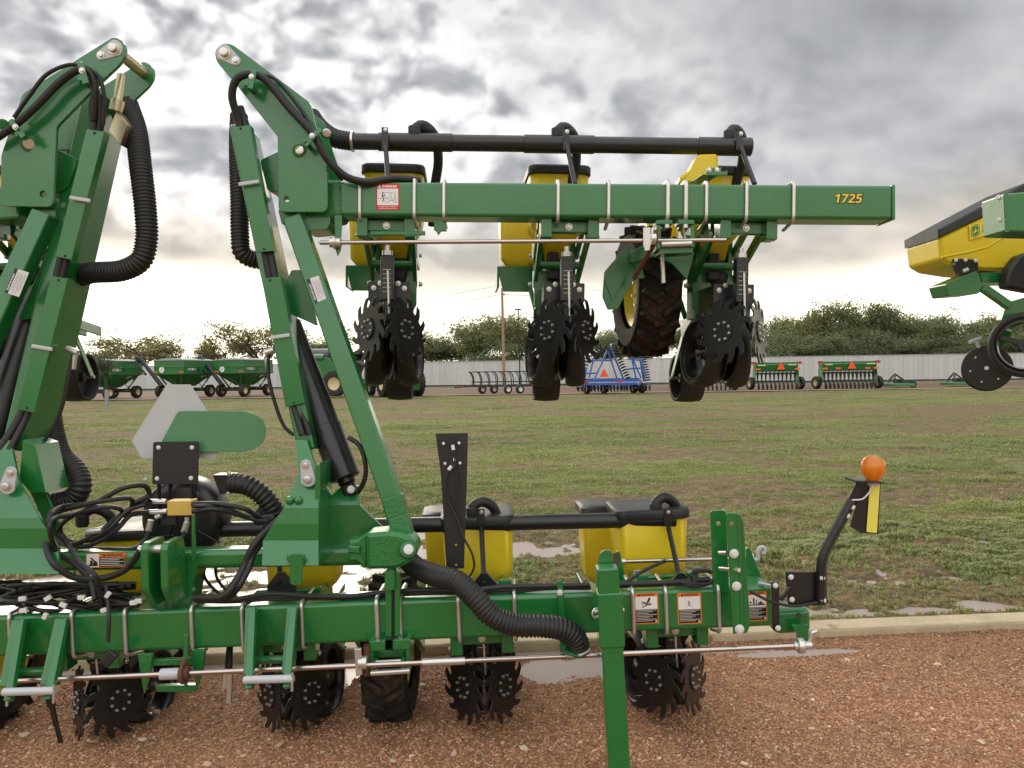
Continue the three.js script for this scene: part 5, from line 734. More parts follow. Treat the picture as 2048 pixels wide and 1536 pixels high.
// hydraulic hoses round the fan
const hoses = [
  [[300, 1003], [270, 1012], [235, 1035], [190, 1070], [140, 1090], [115, 1075], [103, 1040], [125, 1015], [190, 1005], [250, 975], [290, 972], [298, 990], [270, 1005]],
  [[298, 1024], [262, 1030], [232, 1060], [175, 1092], [130, 1085], [108, 1060], [112, 1030], [160, 1012], [220, 1000], [262, 998], [260, 1020], [230, 1040]],
  [[300, 1006], [255, 1022], [222, 1055], [180, 1080], [135, 1080], [120, 1058], [150, 1030], [215, 1014], [240, 1018], [245, 1030]],
  [[385, 1008], [440, 1008], [490, 1018], [520, 1034], [545, 1032]], [[385, 1023], [430, 1018], [480, 1030], [515, 1040], [548, 1036]], [[385, 1012], [445, 1014], [500, 1036], [535, 1042], [552, 1034]],
  [[130, 1012, 4.0], [100, 1034], [92, 1075], [96, 1105], [110, 1130], [150, 1155], [200, 1157], [250, 1140], [282, 1100]], [[122, 1068], [140, 1095], [160, 1125], [190, 1150], [198, 1180], [205, 1215]],
  [[297, 1062], [290, 1080], [270, 1096], [220, 1098], [180, 1096], [135, 1082]], [[368, 1064], [360, 1082], [330, 1090], [280, 1096]],
  [[150, 1030, 4.0], [100, 1048], [112, 1100], [150, 1130], [180, 1160], [190, 1200]], [[590, 1010, 3.85], [545, 1052, 3.78], [508, 1090], [490, 1130], [470, 1165], [450, 1190], [390, 1195]], [[600, 1020, 3.85], [550, 1062, 3.78], [512, 1100], [496, 1140], [478, 1172], [455, 1196], [395, 1200]],
  [[440, 1100, 3.97], [412, 1125, 3.95], [408, 1150, 3.92], [430, 1180, 3.85], [455, 1195, 3.75]], [[460, 1105, 3.97], [436, 1120, 3.95], [432, 1150, 3.9], [450, 1178, 3.84], [475, 1195, 3.75]], [[460, 1345, 3.7], [461, 1300, 3.8], [464, 1262, 3.9]], [[452, 1355, 3.7], [456, 1310, 3.82], [460, 1262, 3.92]],
];
hoses.forEach((h, i) => P('hydraulic_hose', [tube(h.map(([u, v, dd], k) => at(u, v, dd ?? (i === 6 || i === 7 ? 3.66 : i >= 10 ? 3.68 : 3.92) - 0.012 * (i % 3) + 0.05 * Math.sin(k * 1.3 + i))), [0.013, 0.012, 0.011, 0.013, 0.013, 0.010, 0.016, 0.012, 0.011, 0.010, 0.012, 0.018, 0.015, 0.008, 0.008, 0.012, 0.011][i])], M.hose));
P('hose_coupler', [cyl(at(452, 1345, 3.7), at(450, 1375, 3.7), 0.016), cyl(at(461, 1345, 3.7), at(458, 1405, 3.7), 0.014), cyl(at(205, 1060, 3.86), at(175, 1064, 3.86), 0.016)], M.zinc);
// wiring bundles lying along the bars
seed = 99;
for (let i = 0; i < 22; i++) { const pts = []; let u = rr(-20, 60), v = rr(1172, 1215); while (u < 285) { pts.push(at(u, v, 3.74 + rr(-0.05, 0.09))); u += rr(38, 80); v = Math.min(1222, Math.max(1168, v + rr(-20, 20))); } P('wiring_loom', [tube(pts, rr(0.006, 0.013))], M.hose); }
for (const [u, v, a] of [[38, 1198, 0.1], [90, 1200, 0.6], [120, 1207, -0.5], [156, 1195, 0], [212, 1195, 1], [270, 1202, 0], [202, 1222, 0.3], [88, 1238, 1.2], [260, 1206, 0.1], [40, 1222, 0.2]]) { const p = at(u, v, 3.66), q = p.clone().add(V(Math.cos(a) * 0.035, Math.sin(a) * 0.03, 0)); P('wiring_plug', [bar(p, q, 0.022, 0.018, V(0, 0, 1), 0.004)], M.white); }
P('wiring_loom', [tube([at(212, 1170, 3.7), at(218, 1230, 3.62), at(216, 1285, 3.6)], 0.010), bar(at(207, 1330, 3.58), at(228, 1305, 3.58), 0.05, 0.02)], M.hose);
for (const [k, r] of [[0, 0.013], [6, 0.010], [11, 0.008]]) P('wiring_loom', [tube([at(390, 1196 + k * 0.6, 3.72), at(460, 1200 + k * 0.4, 3.72), at(540, 1188 + k, 3.74), at(620, 1192 + k * 0.5, 3.73), at(700, 1193 + k * 0.4, 3.74), at(760, 1186 + k * 0.6, 3.76), at(850, 1180 + k * 0.7, 3.75), at(930, 1182 + k * 0.4, 3.74), at(1010, 1174 + k, 3.75), at(1100, 1172 + k * 0.5, 3.74), at(1180, 1170 + k * 0.6, 3.72), at(1260, 1168 + k * 0.4, 3.73), at(1340, 1165 + k * 0.4, 3.72), at(1420, 1158 + k * 0.7, 3.72)], r)], M.hose);
P('wiring_loom', [0, 1, 2].map((i) => tube([at(1390, 1168 - i * 2, 3.7), at(1384, 1150 - i * 3, 3.72), at(1400, 1142 - i, 3.72), at(1430, 1148, 3.72), at(1420, 1166, 3.7), at(1375, 1172 - i * 3, 3.68), at(1362, 1166, 3.7), at(1385, 1158 + i, 3.73)], 0.0085)).concat([tube([at(1500, 1182, 3.62), at(1530, 1198, 3.6), at(1560, 1208, 3.6), at(1590, 1212, 3.6), at(1640, 1204, 3.6)], 0.007), tube([at(1250, 1165, 3.75), at(1290, 1140, 3.8), at(1330, 1122, 3.85)], 0.009)]), M.hose);

// lamp bracket in the middle
{ const d = 3.84, b = P('lamp_bracket', [plate([[871, 867], [936, 866], [934, 950], [928, 1137], [893, 1139], [882, 950]], d, 0.006, { round: 0.003, holes: [[887, 887, 0.0065], [918, 886, 0.0065], [890, 927, 0.0065], [920, 926, 0.0065], [912, 1090, 0.008], [912, 1130, 0.008]] })], M.matBlack);
  P('lamp_socket', [cyl(at(904, 886, d), at(904, 886, d - 0.02), 0.018), cyl(at(905, 928, d), at(905, 928, d - 0.02), 0.018)], M.steelDark, b); P('bracket_rivet', [[887, 887], [918, 886], [890, 927], [920, 926]].map(([u, v]) => chamCyl(at(u, v, d - 0.001), at(u, v, d - 0.006), 0.0075, 0.001, 12)), M.white, b); P('socket_plug', [cyl(at(905, 890, d - 0.025), at(907, 900, d - 0.028), 0.009), cyl(at(903, 932, d - 0.025), at(897, 940, d - 0.028), 0.009), cyl(at(909, 916, d - 0.02), at(909, 922, d - 0.02), 0.007)], M.white, b);
  P('lamp_wire', [tube([at(907, 900, d - 0.028), at(910, 915, d - 0.03), at(909, 925, d - 0.03)], 0.004), tube([at(897, 940, d - 0.028), at(890, 965, d - 0.03), at(896, 1000, d - 0.03), at(910, 1030, d - 0.03), at(925, 1070, d - 0.03), at(945, 1110, d - 0.05), at(948, 1135, d - 0.05), at(935, 1160, d - 0.06)], 0.006), tube([at(912, 940, d - 0.026), at(914, 980, d - 0.028), at(905, 1015, d - 0.03)], 0.005)], M.hose, b); }
// marker arm uprights at the right
{ const m = P('marker_upright', [plate([[1421, 1032, 0.01], [1421, 1022, 0.01], [1448, 1020, 0.01], [1456, 1190], [1427, 1190]], 3.70, 0.01, { round: 0.004, holes: [[1437, 1047, 0.014]] }), plate([[1448, 1022], [1452, 1022], [1459, 1190], [1455, 1190]], 3.70, 0.06)], M.green);
  const k = P('marker_upright', [plate([[1453, 1034, 0.01], [1453, 1026, 0.01], [1475, 1026, 0.01], [1483, 1255], [1467, 1268]], 3.56, 0.01, { round: 0.004, holes: [[1464, 1048, 0.014]] }), plate([[1475, 1030], [1480, 1028], [1486, 1258], [1482, 1262]], 3.555, 0.05), plate([[1480, 1030], [1487, 1044], [1501, 1250], [1494, 1266], [1467, 1268], [1484, 1258]], 3.60, 0.01)], M.green);
  for (const [u, v] of [[1468, 1107], [1473, 1172], [1479, 1258]]) P('upright_bolt', [hexBolt(at(u, v, 3.555), 0.016)], M.white, k); P('upright_pin', [cyl(at(1440, 1137, 3.66), at(1478, 1140, 3.54), 0.010), cyl(at(1440, 1106, 3.66), at(1455, 1106, 3.6), 0.012)], M.zinc, k);
  const e = P('end_knuckle', [bar(at(1540, 1236, 3.80), at(1612, 1233, 3.80), 0.125, 0.14, V(0, 0, 1), 0.03), plate([[1584, 1252], [1618, 1250], [1617, 1292, 0.03], [1609, 1306, 0.02], [1599, 1302], [1596, 1270]], 3.66, 0.03, { round: 0.01, holes: [] })], M.green); P('knuckle_hole', [cyl(at(1598, 1231, 3.728), at(1598, 1231, 3.722), 0.012, 0.012, 16)], M.matBlack, e);
  P('tie_rod', [cyl(at(1518, 1166, 3.72), at(1545, 1172, 3.66), 0.007)], M.alu, e); }
// beacon on its bent arm
{ const d = 3.62, b = P('beacon_arm', [plate([[1571, 1144], [1654, 1144], [1654, 1206], [1640, 1211], [1577, 1211]], d, 0.008, { round: 0.003 }), plate([[1543, 1164, 0.01], [1558, 1164, 0.01], [1560, 1262, 0.01], [1546, 1262, 0.01]], d - 0.02, 0.012, { round: 0.01 }), bar(at(1560, 1200, d), at(1580, 1172, d), 0.02, 0.03), bent([at(1643, 1208, d - 0.02), at(1643, 1115, d - 0.02), at(1705, 1000, d - 0.02)], 0.026, 0.06, 4)], M.black);
  P('beacon_panel', [plate([[1714, 962], [1762, 965], [1757, 1068], [1722, 1066], [1700, 1053], [1712, 1010], [1694, 1004]], d - 0.02, 0.006, { round: 0.003 }), plate([[1712, 961], [1770, 964], [1770, 967], [1712, 965]], d - 0.08, 0.12)], M.black, b);
  P('reflector_strip', [plate([[1740, 968], [1760, 969], [1754, 1066], [1733, 1064]], d - 0.028, 0.003, { round: 0.006, bevel: 0.0006 })], std(lin(0.78, 0.72, 0.12), 0.3), b);
  for (const [u, v] of [[1582, 1154], [1584, 1199], [1645, 1156], [1647, 1201], [1551, 1171], [1556, 1256], [1705, 1014], [1695, 1031]]) P('arm_bolt', [hexBolt(at(u, v, d - (u > 1640 || u < 1565 ? 0.036 : 0.002)), 0.0095)], M.white, b);
  const c = at(1746, 934, d - 0.02), R = 0.0565; P('beacon_lens', [aim(lathe([[0, -R * 1.45], [R * 0.42, -R * 1.45], [R * 0.44, -R * 1.15], [R * 0.62, -R * 0.85], [R * 0.92, -R * 0.42], [R, 0], [R * 0.93, R * 0.4], [R * 0.7, R * 0.74], [R * 0.35, R * 0.95], [0, R]], 32), c.clone().add(V(0, -1, 0)), c.clone().add(V(0, 1, 0)))], phy(lin(1.0, 0.42, 0.03), 0.18, { transmission: 0.6, thickness: 0, clearcoat: 0.6 }), b);
  P('beacon_bulb', [cyl(c.clone().add(V(0, -0.06, 0)), c.clone().add(V(0, 0.01, 0)), 0.018)], M.cream, b); P('beacon_base', [cyl(c.clone().add(V(0, -0.085, 0)), c.clone().add(V(0, -0.072, 0)), 0.027)], M.alu, b); P('beacon_wire', [tube([at(1745, 972, d - 0.04), at(1738, 985, d - 0.045), at(1725, 998, d - 0.045), at(1704, 1000, d - 0.04)], 0.004)], M.white, b); }
// hose strap holder on the main bar
P('hose_bracket', [bar(at(1119, 1160, 3.66), at(1127, 1262, 3.66), 0.03, 0.012), bar(at(1126, 1255, 3.66), at(1126, 1305, 3.6), 0.03, 0.012), aim(lathe([[0.03, -0.006], [0.062, -0.006], [0.062, 0.006], [0.03, 0.006]], 24), at(1147, 1306, 3.57), at(1149, 1298, 3.57))], M.green);
P('hose_clamp', [aim(new THREE.TorusGeometry(0.056, 0.006, 8, 28).rotateX(Math.PI / 2), at(1154, 1296, 3.572), at(1157, 1308, 3.572))], M.alu); P('bracket_bolt', [hexBolt(at(1120, 1185, 3.655), 0.011)], M.white);

// ================================================================ NEIGHBOURING PLANTER, only its raised end in view
{
  const NB = at(2040, 1400, 5).setY(0), t = thing('row_crop_planter', 'neighbouring green planter whose yellow hopper and black wheels enter at the right edge', 'planter', NB), Q = (n, g, m, p = t) => part(n, g, m, p);
  const bb = Q('wing_toolbar', [plate([[2008, 387], [2700, 333], [2700, 482], [2012, 463]], 4.1, 0.2, { round: 0.012, bevel: 0.008 })], M.green); Q('end_plate', [(() => { const A = [at(2009, 387, 4.1), at(2012, 464, 4.1), at(1974, 462, 4.42), at(1971, 405, 4.42)], n = A[1].clone().sub(A[0]).cross(A[3].clone().sub(A[0])).normalize().multiplyScalar(0.015), pos = [], qd = (a, b, c, d) => pos.push(...[a, b, c, a, c, d].flatMap((p) => [p.x, p.y, p.z])), B = A.map((p) => p.clone().add(n)); qd(...A); qd(B[3], B[2], B[1], B[0]); for (let i = 0; i < 4; i++) qd(A[i], B[i], B[(i + 1) % 4], A[(i + 1) % 4]); const g = new THREE.BufferGeometry(); g.setAttribute('position', new THREE.Float32BufferAttribute(pos, 3)); g.computeVertexNormals(); return g; })()], M.green, bb);
  for (const [u, v, d] of [[1998, 396, 4.15], [1970, 411, 4.38], [2001, 440, 4.15], [1973, 454, 4.38]]) Q('end_plate_bolt', [hexBolt(at(u, v, d), 0.013, V(-0.75, 0, 0.6), 0.014)], M.zinc, bb);
  { const p = at(2640, 420, 4.2); Q('frame_mast', [bar(V(p.x, 0.02, p.z), V(p.x, p.y, p.z), 0.18, 0.18), bar(V(p.x - 0.6, 0.62, p.z), V(p.x + 2.2, 0.62, p.z), 0.2, 0.2)], M.green); }
  const h = Q('seed_hopper', [plate([[1878, 475], [2060, 385], [2160, 385], [2160, 510], [2040, 540], [1995, 541], [1960, 540], [1903, 531], [1882, 518]], 4.95, 0.42, { round: 0.02, bevel: 0.02 }), plate([[1884, 512], [1935, 502], [1975, 492], [2010, 470], [2013, 474], [1978, 496], [1937, 507], [1884, 517]], 4.945, 0.02, { bevel: 0.006 })], M.yellow);
  Q('hopper_lid', [plate([[1877, 458], [2055, 364], [2160, 364], [2160, 390], [2060, 390], [1878, 476]], 4.94, 0.44, { bevel: 0.01 })], M.matBlack, h);
  { const badge = printed(256, 160, (x) => { x.fillStyle = '#e8c91e'; x.fillRect(0, 0, 256, 160); x.fillStyle = '#2f7a3a'; x.beginPath(); x.roundRect?.(14, 14, 96, 132, 30); x.fill(); x.strokeStyle = '#e8c91e'; x.lineWidth = 6; x.strokeRect(26, 28, 72, 104); x.fillStyle = '#e8c91e'; x.beginPath(); x.moveTo(34, 100); x.lineTo(58, 74); x.lineTo(66, 50); x.lineTo(76, 74); x.lineTo(92, 96); x.lineTo(74, 90); x.lineTo(50, 104); x.fill(); x.fillStyle = '#2f7a3a'; x.font = 'bold 84px sans-serif'; x.fillText('JO', 132, 100, 116); });
    decal('hopper_badge', at(1938, 450, 4.94), at(1986, 436, 4.94), at(1988, 466, 4.94), at(1940, 480, 4.94), badge, h); }
  Q('hopper_bracket', [plate([[1910, 517], [1955, 519], [1957, 530], [1957, 540], [1920, 552], [1911, 530]], 4.9, 0.04, { round: 0.004 })], M.black, h); for (const [u, v] of [[1912, 520], [1931, 520], [1951, 521], [1929, 541], [1934, 539]]) Q('bracket_bolt', [hexBolt(at(u, v, 4.898), 0.009)], M.white, h);
  Q('hopper_support', [plate([[1891, 568], [1955, 541, 0.02], [1962, 560], [1966, 580], [1955, 588], [1899, 592]], 4.86, 0.2, { round: 0.012 }), plate([[1960, 545], [2060, 545], [2060, 565], [1965, 565]], 4.95, 0.2), bar(at(1965, 575, 4.86), at(2018, 612, 4.86), 0.05, 0.05), plate([[2003, 640], [2012, 612], [2035, 600], [2070, 590], [2070, 640], [2010, 660]], 4.87, 0.06, { round: 0.01 })], M.green); Q('seed_meter', [plate([[2014, 560], [2022, 535], [2040, 510], [2070, 500], [2070, 585], [2014, 575]], 4.84, 0.1, { round: 0.02, bevel: 0.015 })], M.matBlack);
  const gc = at(2052, 690, 4.8), pl = (g, c) => g.rotateY(0.95).translate(c.x, c.y, c.z); Q('gauge_tyre', [pl(smoothTyre(0.205, 0.11, 0.16, 44), gc)], M.rubber); Q('gauge_wheel_rim', [yToX(lathe([[0.15, -0.05], [0.165, -0.05], [0.165, 0.05], [0.15, 0.05], [0.145, 0], [0.15, -0.05]], 40)), ...[0, 1, 2].map((k) => box(-0.012, 0.012, 0.02, 0.15, -0.018, 0.018).rotateX(k * 2.094 + 0.9)), yToX(new THREE.CylinderGeometry(0.036, 0.04, 0.06, 20))].map((g) => pl(g, gc)), M.black);
  const pc = at(1974, 736, 5.05); Q('closing_wheel', [pl(yToX(chamCyl(V(0, -0.015, 0), V(0, 0.015, 0), 0.148, 0.01, 40)), pc.clone()), pl(yToX(chamCyl(V(0, -0.015, 0), V(0, 0.015, 0), 0.148, 0.01, 40)), pc.clone().add(V(0.08, -0.01, -0.14)))], M.matBlack); Q('wheel_bolts', ringBolts(6, 0.095, 0.006, -0.017, 0.008).map((g) => pl(g, pc)).concat([pl(yToX(new THREE.CylinderGeometry(0.014, 0.014, 0.03, 6)).translate(-0.02, 0, 0), pc)]), M.zinc);
  Q('closing_arm', [bar(at(1995, 690, 4.95), at(2015, 660, 4.9), 0.05, 0.03), bar(at(1978, 730, 5.1), at(2020, 660, 5.0), 0.04, 0.03)], M.green); Q('tee_handle', [cyl(at(1939, 684, 5.0), at(1962, 676, 5.0), 0.012), cyl(at(1950, 680, 5.0), at(1958, 695, 5.0), 0.01)], M.alu);
}

// ================================================================ MACHINES ALONG THE FAR LANE
const FG = phy(lin(0.018, 0.16, 0.034), 0.4, { map: tint, clearcoat: 0.4, clearcoatRoughness: 0.25 }), orange = std(lin(0.85, 0.10, 0.02), 0.5), blue = phy(lin(0.018, 0.105, 0.42), 0.42, { clearcoat: 0.4, clearcoatRoughness: 0.25 }), amber = std(lin(0.75, 0.16, 0.03), 0.4), tarp = std(lin(0.20, 0.21, 0.23), 0.7), lampRed = std(lin(0.5, 0.02, 0.015), 0.4), glass = phy(lin(0.02, 0.025, 0.03), 0.06);
const laneY = 0.10;
function stand(name, label, category, u, v, yaw, group) { const b = gnd(u, v, laneY); const t = thing(name, label, category, b, group); t.rotation.y = yaw; baseOf.set(t, V(0, 0, 0)); return t; }
const triangle = (x, y, z, s) => sheet([[x - s, y], [x + s, y], [x + s * 0.12, y + s * 1.75], [x - s * 0.12, y + s * 1.75]], z, 0.01);
function wheel(parent, x, y, z, R, W, rimMat, axis = 0, lug = false, rimR = 0.52) { const g = new THREE.Group(); g.name = 'wheel'; g.position.set(x, y, z); g.rotation.y = axis; parent.add(g); piece('tyre', lug ? join(lugTyre(R, W, R * rimR, 18, R * 0.06)) : norm(smoothTyre(R, W, R * rimR, 28)), M.rubber, g); piece('rim', norm(dishRim(R * rimR, W * 0.9, 20)), rimMat, g); return g; }
const lin3 = (a, b, w, t, f) => bar(V(...a), V(...b), w, t ?? w, f, 0.01);

// ---- gravity wagons
const badgeMat = printed(128, 128, (x) => { x.fillStyle = '#e9ece8'; x.fillRect(0, 0, 128, 128); x.fillStyle = '#22302a'; x.font = 'bold 52px sans-serif'; x.textAlign = 'center'; x.fillText('J&M', 64, 82, 104); });
const stripeMat = printed(256, 48, (x) => { const g = '#c9cfca'; x.fillStyle = '#1f4a2b'; x.fillRect(0, 0, 256, 48); x.fillStyle = g; x.fillRect(0, 6, 120, 36); x.fillStyle = '#7f9185'; x.fillRect(120, 6, 60, 36); x.fillStyle = '#1b2a20'; x.font = 'bold 34px sans-serif'; x.fillText('J&M', 16, 38, 70); });
function wagon(u, v, yaw, label) {
  const t = stand('gravity_wagon', label, 'wagon', u, v, yaw, 'green wagons along the far lane'), w = 1.42, l = 1.95;
  piece('hopper_box', loftRects([[1.95, -w, w, -l, l, 0.04], [2.45, -w, w, -l, l, 0.04], [2.47, -w - 0.02, w + 0.02, -l - 0.02, l + 0.02, 0.05], [2.51, -w - 0.02, w + 0.02, -l - 0.02, l + 0.02, 0.05], [2.53, -w, w, -l, l, 0.04], [2.98, -w, w, -l, l, 0.04]], false), FG, t);
  piece('hopper_slope', loftRects([[0.92, -0.55, 0.55, -0.5, 0.5, 0.03], [1.05, -0.62, 0.62, -0.7, 0.7, 0.03], [1.95, -w + 0.01, w - 0.01, -l + 0.01, l - 0.01, 0.03]], false), FG, t);
  piece('tarp', loftRects([[2.95, -w + 0.02, w - 0.02, -l + 0.02, l - 0.02, 0.04], [3.0, -w - 0.03, w + 0.03, -l - 0.03, l + 0.03, 0.05], [3.09, -w * 0.8, w * 0.8, -l * 0.96, l * 0.96, 0.1], [3.17, -w * 0.35, w * 0.35, -l * 0.9, l * 0.9, 0.1]]), tarp, t);
  piece('chassis', [lin3([-0.45, 0.72, -l - 0.2], [-0.45, 0.72, l + 0.2], 0.14, 0.2), lin3([0.45, 0.72, -l - 0.2], [0.45, 0.72, l + 0.2], 0.14, 0.2), lin3([-1.1, 0.55, l - 0.4], [1.1, 0.55, l - 0.4], 0.16), lin3([-1.1, 0.55, -l + 0.4], [1.1, 0.55, -l + 0.4], 0.16)], M.matBlack, t);
  piece('corner_leg', [[-1, -1], [1, -1], [-1, 1], [1, 1]].flatMap(([a, b]) => [lin3([a * 0.55, 0.75, b * 1.25], [a * 1.15, 1.98, b * (l - 0.1)], 0.10), lin3([a * 0.6, 0.8, b * 1.3], [-a * 0.5, 1.75, b * 1.55], 0.05)]), FG, t);
  piece('hopper_rail', [box(-w - 0.04, w + 0.04, 1.90, 2.0, l, l + 0.05), box(-w - 0.04, w + 0.04, 1.90, 2.0, -l - 0.05, -l), box(w, w + 0.05, 1.90, 2.0, -l, l), box(-w - 0.05, -w, 1.90, 2.0, -l, l)], FG, t);
  for (const [x, z] of [[-1.12, l - 0.4], [1.12, l - 0.4], [-1.12, -l + 0.4], [1.12, -l + 0.4]]) wheel(t, x, 0.52, z, 0.52, 0.40, M.cream);
  for (const x of [-w + 0.22, w - 0.22]) piece('marker_light', box(x - 0.2, x + 0.2, 2.02, 2.12, l + 0.0, l + 0.06), amber, t);
  piece('logo_disc', [new THREE.CircleGeometry(0.25, 24).translate(-w + 0.75, 2.27, l + 0.012)], std(lin(0.8, 0.82, 0.8), 0.5), t); const q = new THREE.Mesh(new THREE.PlaneGeometry(0.36, 0.20).translate(-w + 0.75, 2.27, l + 0.018), badgeMat); q.name = 'logo_letters'; t.add(shade(q));
  const s = new THREE.Mesh(new THREE.PlaneGeometry(1.4, 0.26).rotateY(Math.PI / 2).translate(w + 0.012, 2.28, 0.75), stripeMat); s.name = 'side_stripe'; t.add(shade(s));
  piece('ladder', [0, 1, 2].map((i) => lin3([w - 0.1, 1.0 + i * 0.3, -0.4 + i * 0.1], [w - 0.1, 1.25 + i * 0.28, -0.9 + i * 0.05], 0.04)), std(lin(0.6, 0.62, 0.6), 0.5), t);
  const a = piece('unload_auger', [cyl(V(-0.5, 0.95, l + 0.2), V(-3.1, 3.35, l - 0.3), 0.17, 0.15, 14), cyl(V(-1.9, 1.9, l + 0.35), V(-3.2, 3.0, l), 0.09, 0.09, 10), lin3([-3.1, 3.38, l - 0.3], [-3.2, 2.9, l - 0.3], 0.3)], M.matBlack, t);
  return t;
}
wagon(222, 797.5, -0.23, 'green gravity wagon at far left, partly behind the small young tree');
wagon(372, 794.5, -0.28, 'green gravity wagon in the middle of the three, its wheels behind the grey emblem');
wagon(490, 792, -0.33, 'green gravity wagon nearest the lift arm, rightmost of the three');

// ---- combines
function combine(u, v, yaw, label) {
  const t = stand('combine_harvester', label, 'combine', u, v, yaw, 'combines behind the planter'); // front along +X
  piece('body', [sheet([[-3.2, 1.0], [-3.3, 2.0], [-3.0, 3.0], [-0.4, 3.15], [0.3, 3.0], [0.9, 2.0], [1.0, 1.1], [0.2, 0.75], [-2.0, 0.75]], 1.35, 2.7, { round: 0.12, bevel: 0.05 })], FG, t);
  piece('grain_tank', loftRects([[3.1, -2.3, 0.0, -1.2, 1.2, 0.1], [3.6, -2.5, 0.2, -1.4, 1.4, 0.1], [3.75, -2.3, 0.0, -1.2, 1.2, 0.1]]), tarp, t); piece('roof_band', box(-2.9, -0.2, 3.1, 3.32, -1.34, 1.34, 0.06), std(lin(0.55, 0.6, 0.5), 0.4), t);
  piece('cab', loftRects([[1.75, 0.55, 2.0, -0.95, 0.95, 0.15], [2.4, 0.5, 2.35, -0.98, 0.98, 0.2], [3.25, 0.45, 2.1, -0.95, 0.95, 0.2]]), glass, t); piece('cab_roof', loftRects([[3.25, 0.35, 2.3, -1.05, 1.05, 0.2], [3.42, 0.3, 2.4, -1.05, 1.05, 0.25], [3.5, 0.5, 2.1, -0.9, 0.9, 0.25]]), FG, t); piece('cab_base', [box(0.5, 2.0, 1.45, 1.8, -0.95, 0.95, 0.05), lin3([1.6, 1.5, 0.9], [2.2, 1.0, 0.9], 0.3)], FG, t);
  piece('cab_post', [-1, 1].map((s) => lin3([0.6, 1.8, s * 0.95], [0.55, 3.3, s * 0.95], 0.09)), FG, t); piece('mirror', [lin3([2.1, 3.2, 0.95], [2.5, 3.1, 1.5], 0.04), box(2.4, 2.5, 2.6, 3.1, 1.4, 1.6), box(2.4, 2.5, 2.6, 3.1, -1.6, -1.4)], M.matBlack, t);
  piece('feeder_house', [lin3([1.2, 1.5, 0], [2.9, 0.85, 0], 0.8, 1.3)], FG, t); piece('side_panel', [sheet([[-2.8, 1.2], [-2.7, 2.5], [-0.4, 2.6], [0.2, 1.9], [0.1, 1.2]], 1.40, 0.03, { round: 0.08 }), sheet([[-2.8, 1.2], [-2.7, 2.5], [-0.4, 2.6], [0.2, 1.9], [0.1, 1.2]], -1.37, 0.03, { round: 0.08 })], FG, t);
  piece('unload_tube', [cyl(V(-0.2, 3.0, 1.3), V(-4.0, 3.15, 1.45), 0.2, 0.2, 14)], FG, t); piece('step_ladder', [0, 1, 2, 3].map((i) => box(1.3, 1.8, 0.5 + i * 0.3, 0.55 + i * 0.3, 1.15, 1.5)), FG, t);
  for (const z of [-1.35, 1.35]) { wheel(t, 0.75, 0.98, z, 0.98, 0.62, M.cream, Math.PI / 2, true); wheel(t, -2.5, 0.62, z * 0.9, 0.62, 0.42, M.cream, Math.PI / 2, true); }
  return t;
}
combine(668, 792, -0.22, 'green combine seen side-on between the black cylinder and the first raised row unit');
combine(795, 792, -1.05, 'green combine standing half hidden behind the first raised row unit');

// ---- black header trailer
{ const t = stand('header_trailer', 'long low black header trailer with curved rail posts beside the utility pole', 'trailer', 1000, 787.5, 0.10); const B = M.matBlack;
  piece('frame', [lin3([-2.9, 0.62, 0.7], [3.0, 0.62, 0.7], 0.12), lin3([-2.9, 0.62, -0.7], [3.0, 0.62, -0.7], 0.12), ...[-2.4, -1, 0.4, 1.8, 2.9].map((x) => lin3([x, 0.62, -0.7], [x, 0.62, 0.7], 0.1)), lin3([-2.4, 0.62, 0.5], [-3.6, 0.55, 0], 0.1), lin3([-2.4, 0.62, -0.5], [-3.6, 0.55, 0], 0.1)], B, t);
  for (const y of [0.95, 1.75]) for (const z of [0.8, -0.8]) piece('side_rail', [lin3([-2.2, y, z * (y > 1.5 ? 1.35 : 1.05)], [3.0, y, z * (y > 1.5 ? 1.35 : 1.05)], 0.07)], B, t);
  for (let i = 0; i < 9; i++) for (const z of [1, -1]) { const x = -2.1 + i * 0.62; piece('curved_post', [bent([V(x, 0.62, z * 0.75), V(x, 1.25, z * 0.8), V(x - 0.12, 1.6, z * 0.95), V(x - 0.32, 1.78, z * 1.1)], 0.04, 0.25, 6)], B, t); }
  for (const x of [0.55, 1.5]) for (const z of [-0.9, 0.9]) wheel(t, x + (z < 0 ? -1.9 : 0), 0.36, z, 0.36, 0.24, M.white, Math.PI / 2 + 0.55, false, 0.55); piece('rear_lamp', box(-2.95, -2.88, 0.6, 0.75, 0.6, 0.75), lampRed, t); }

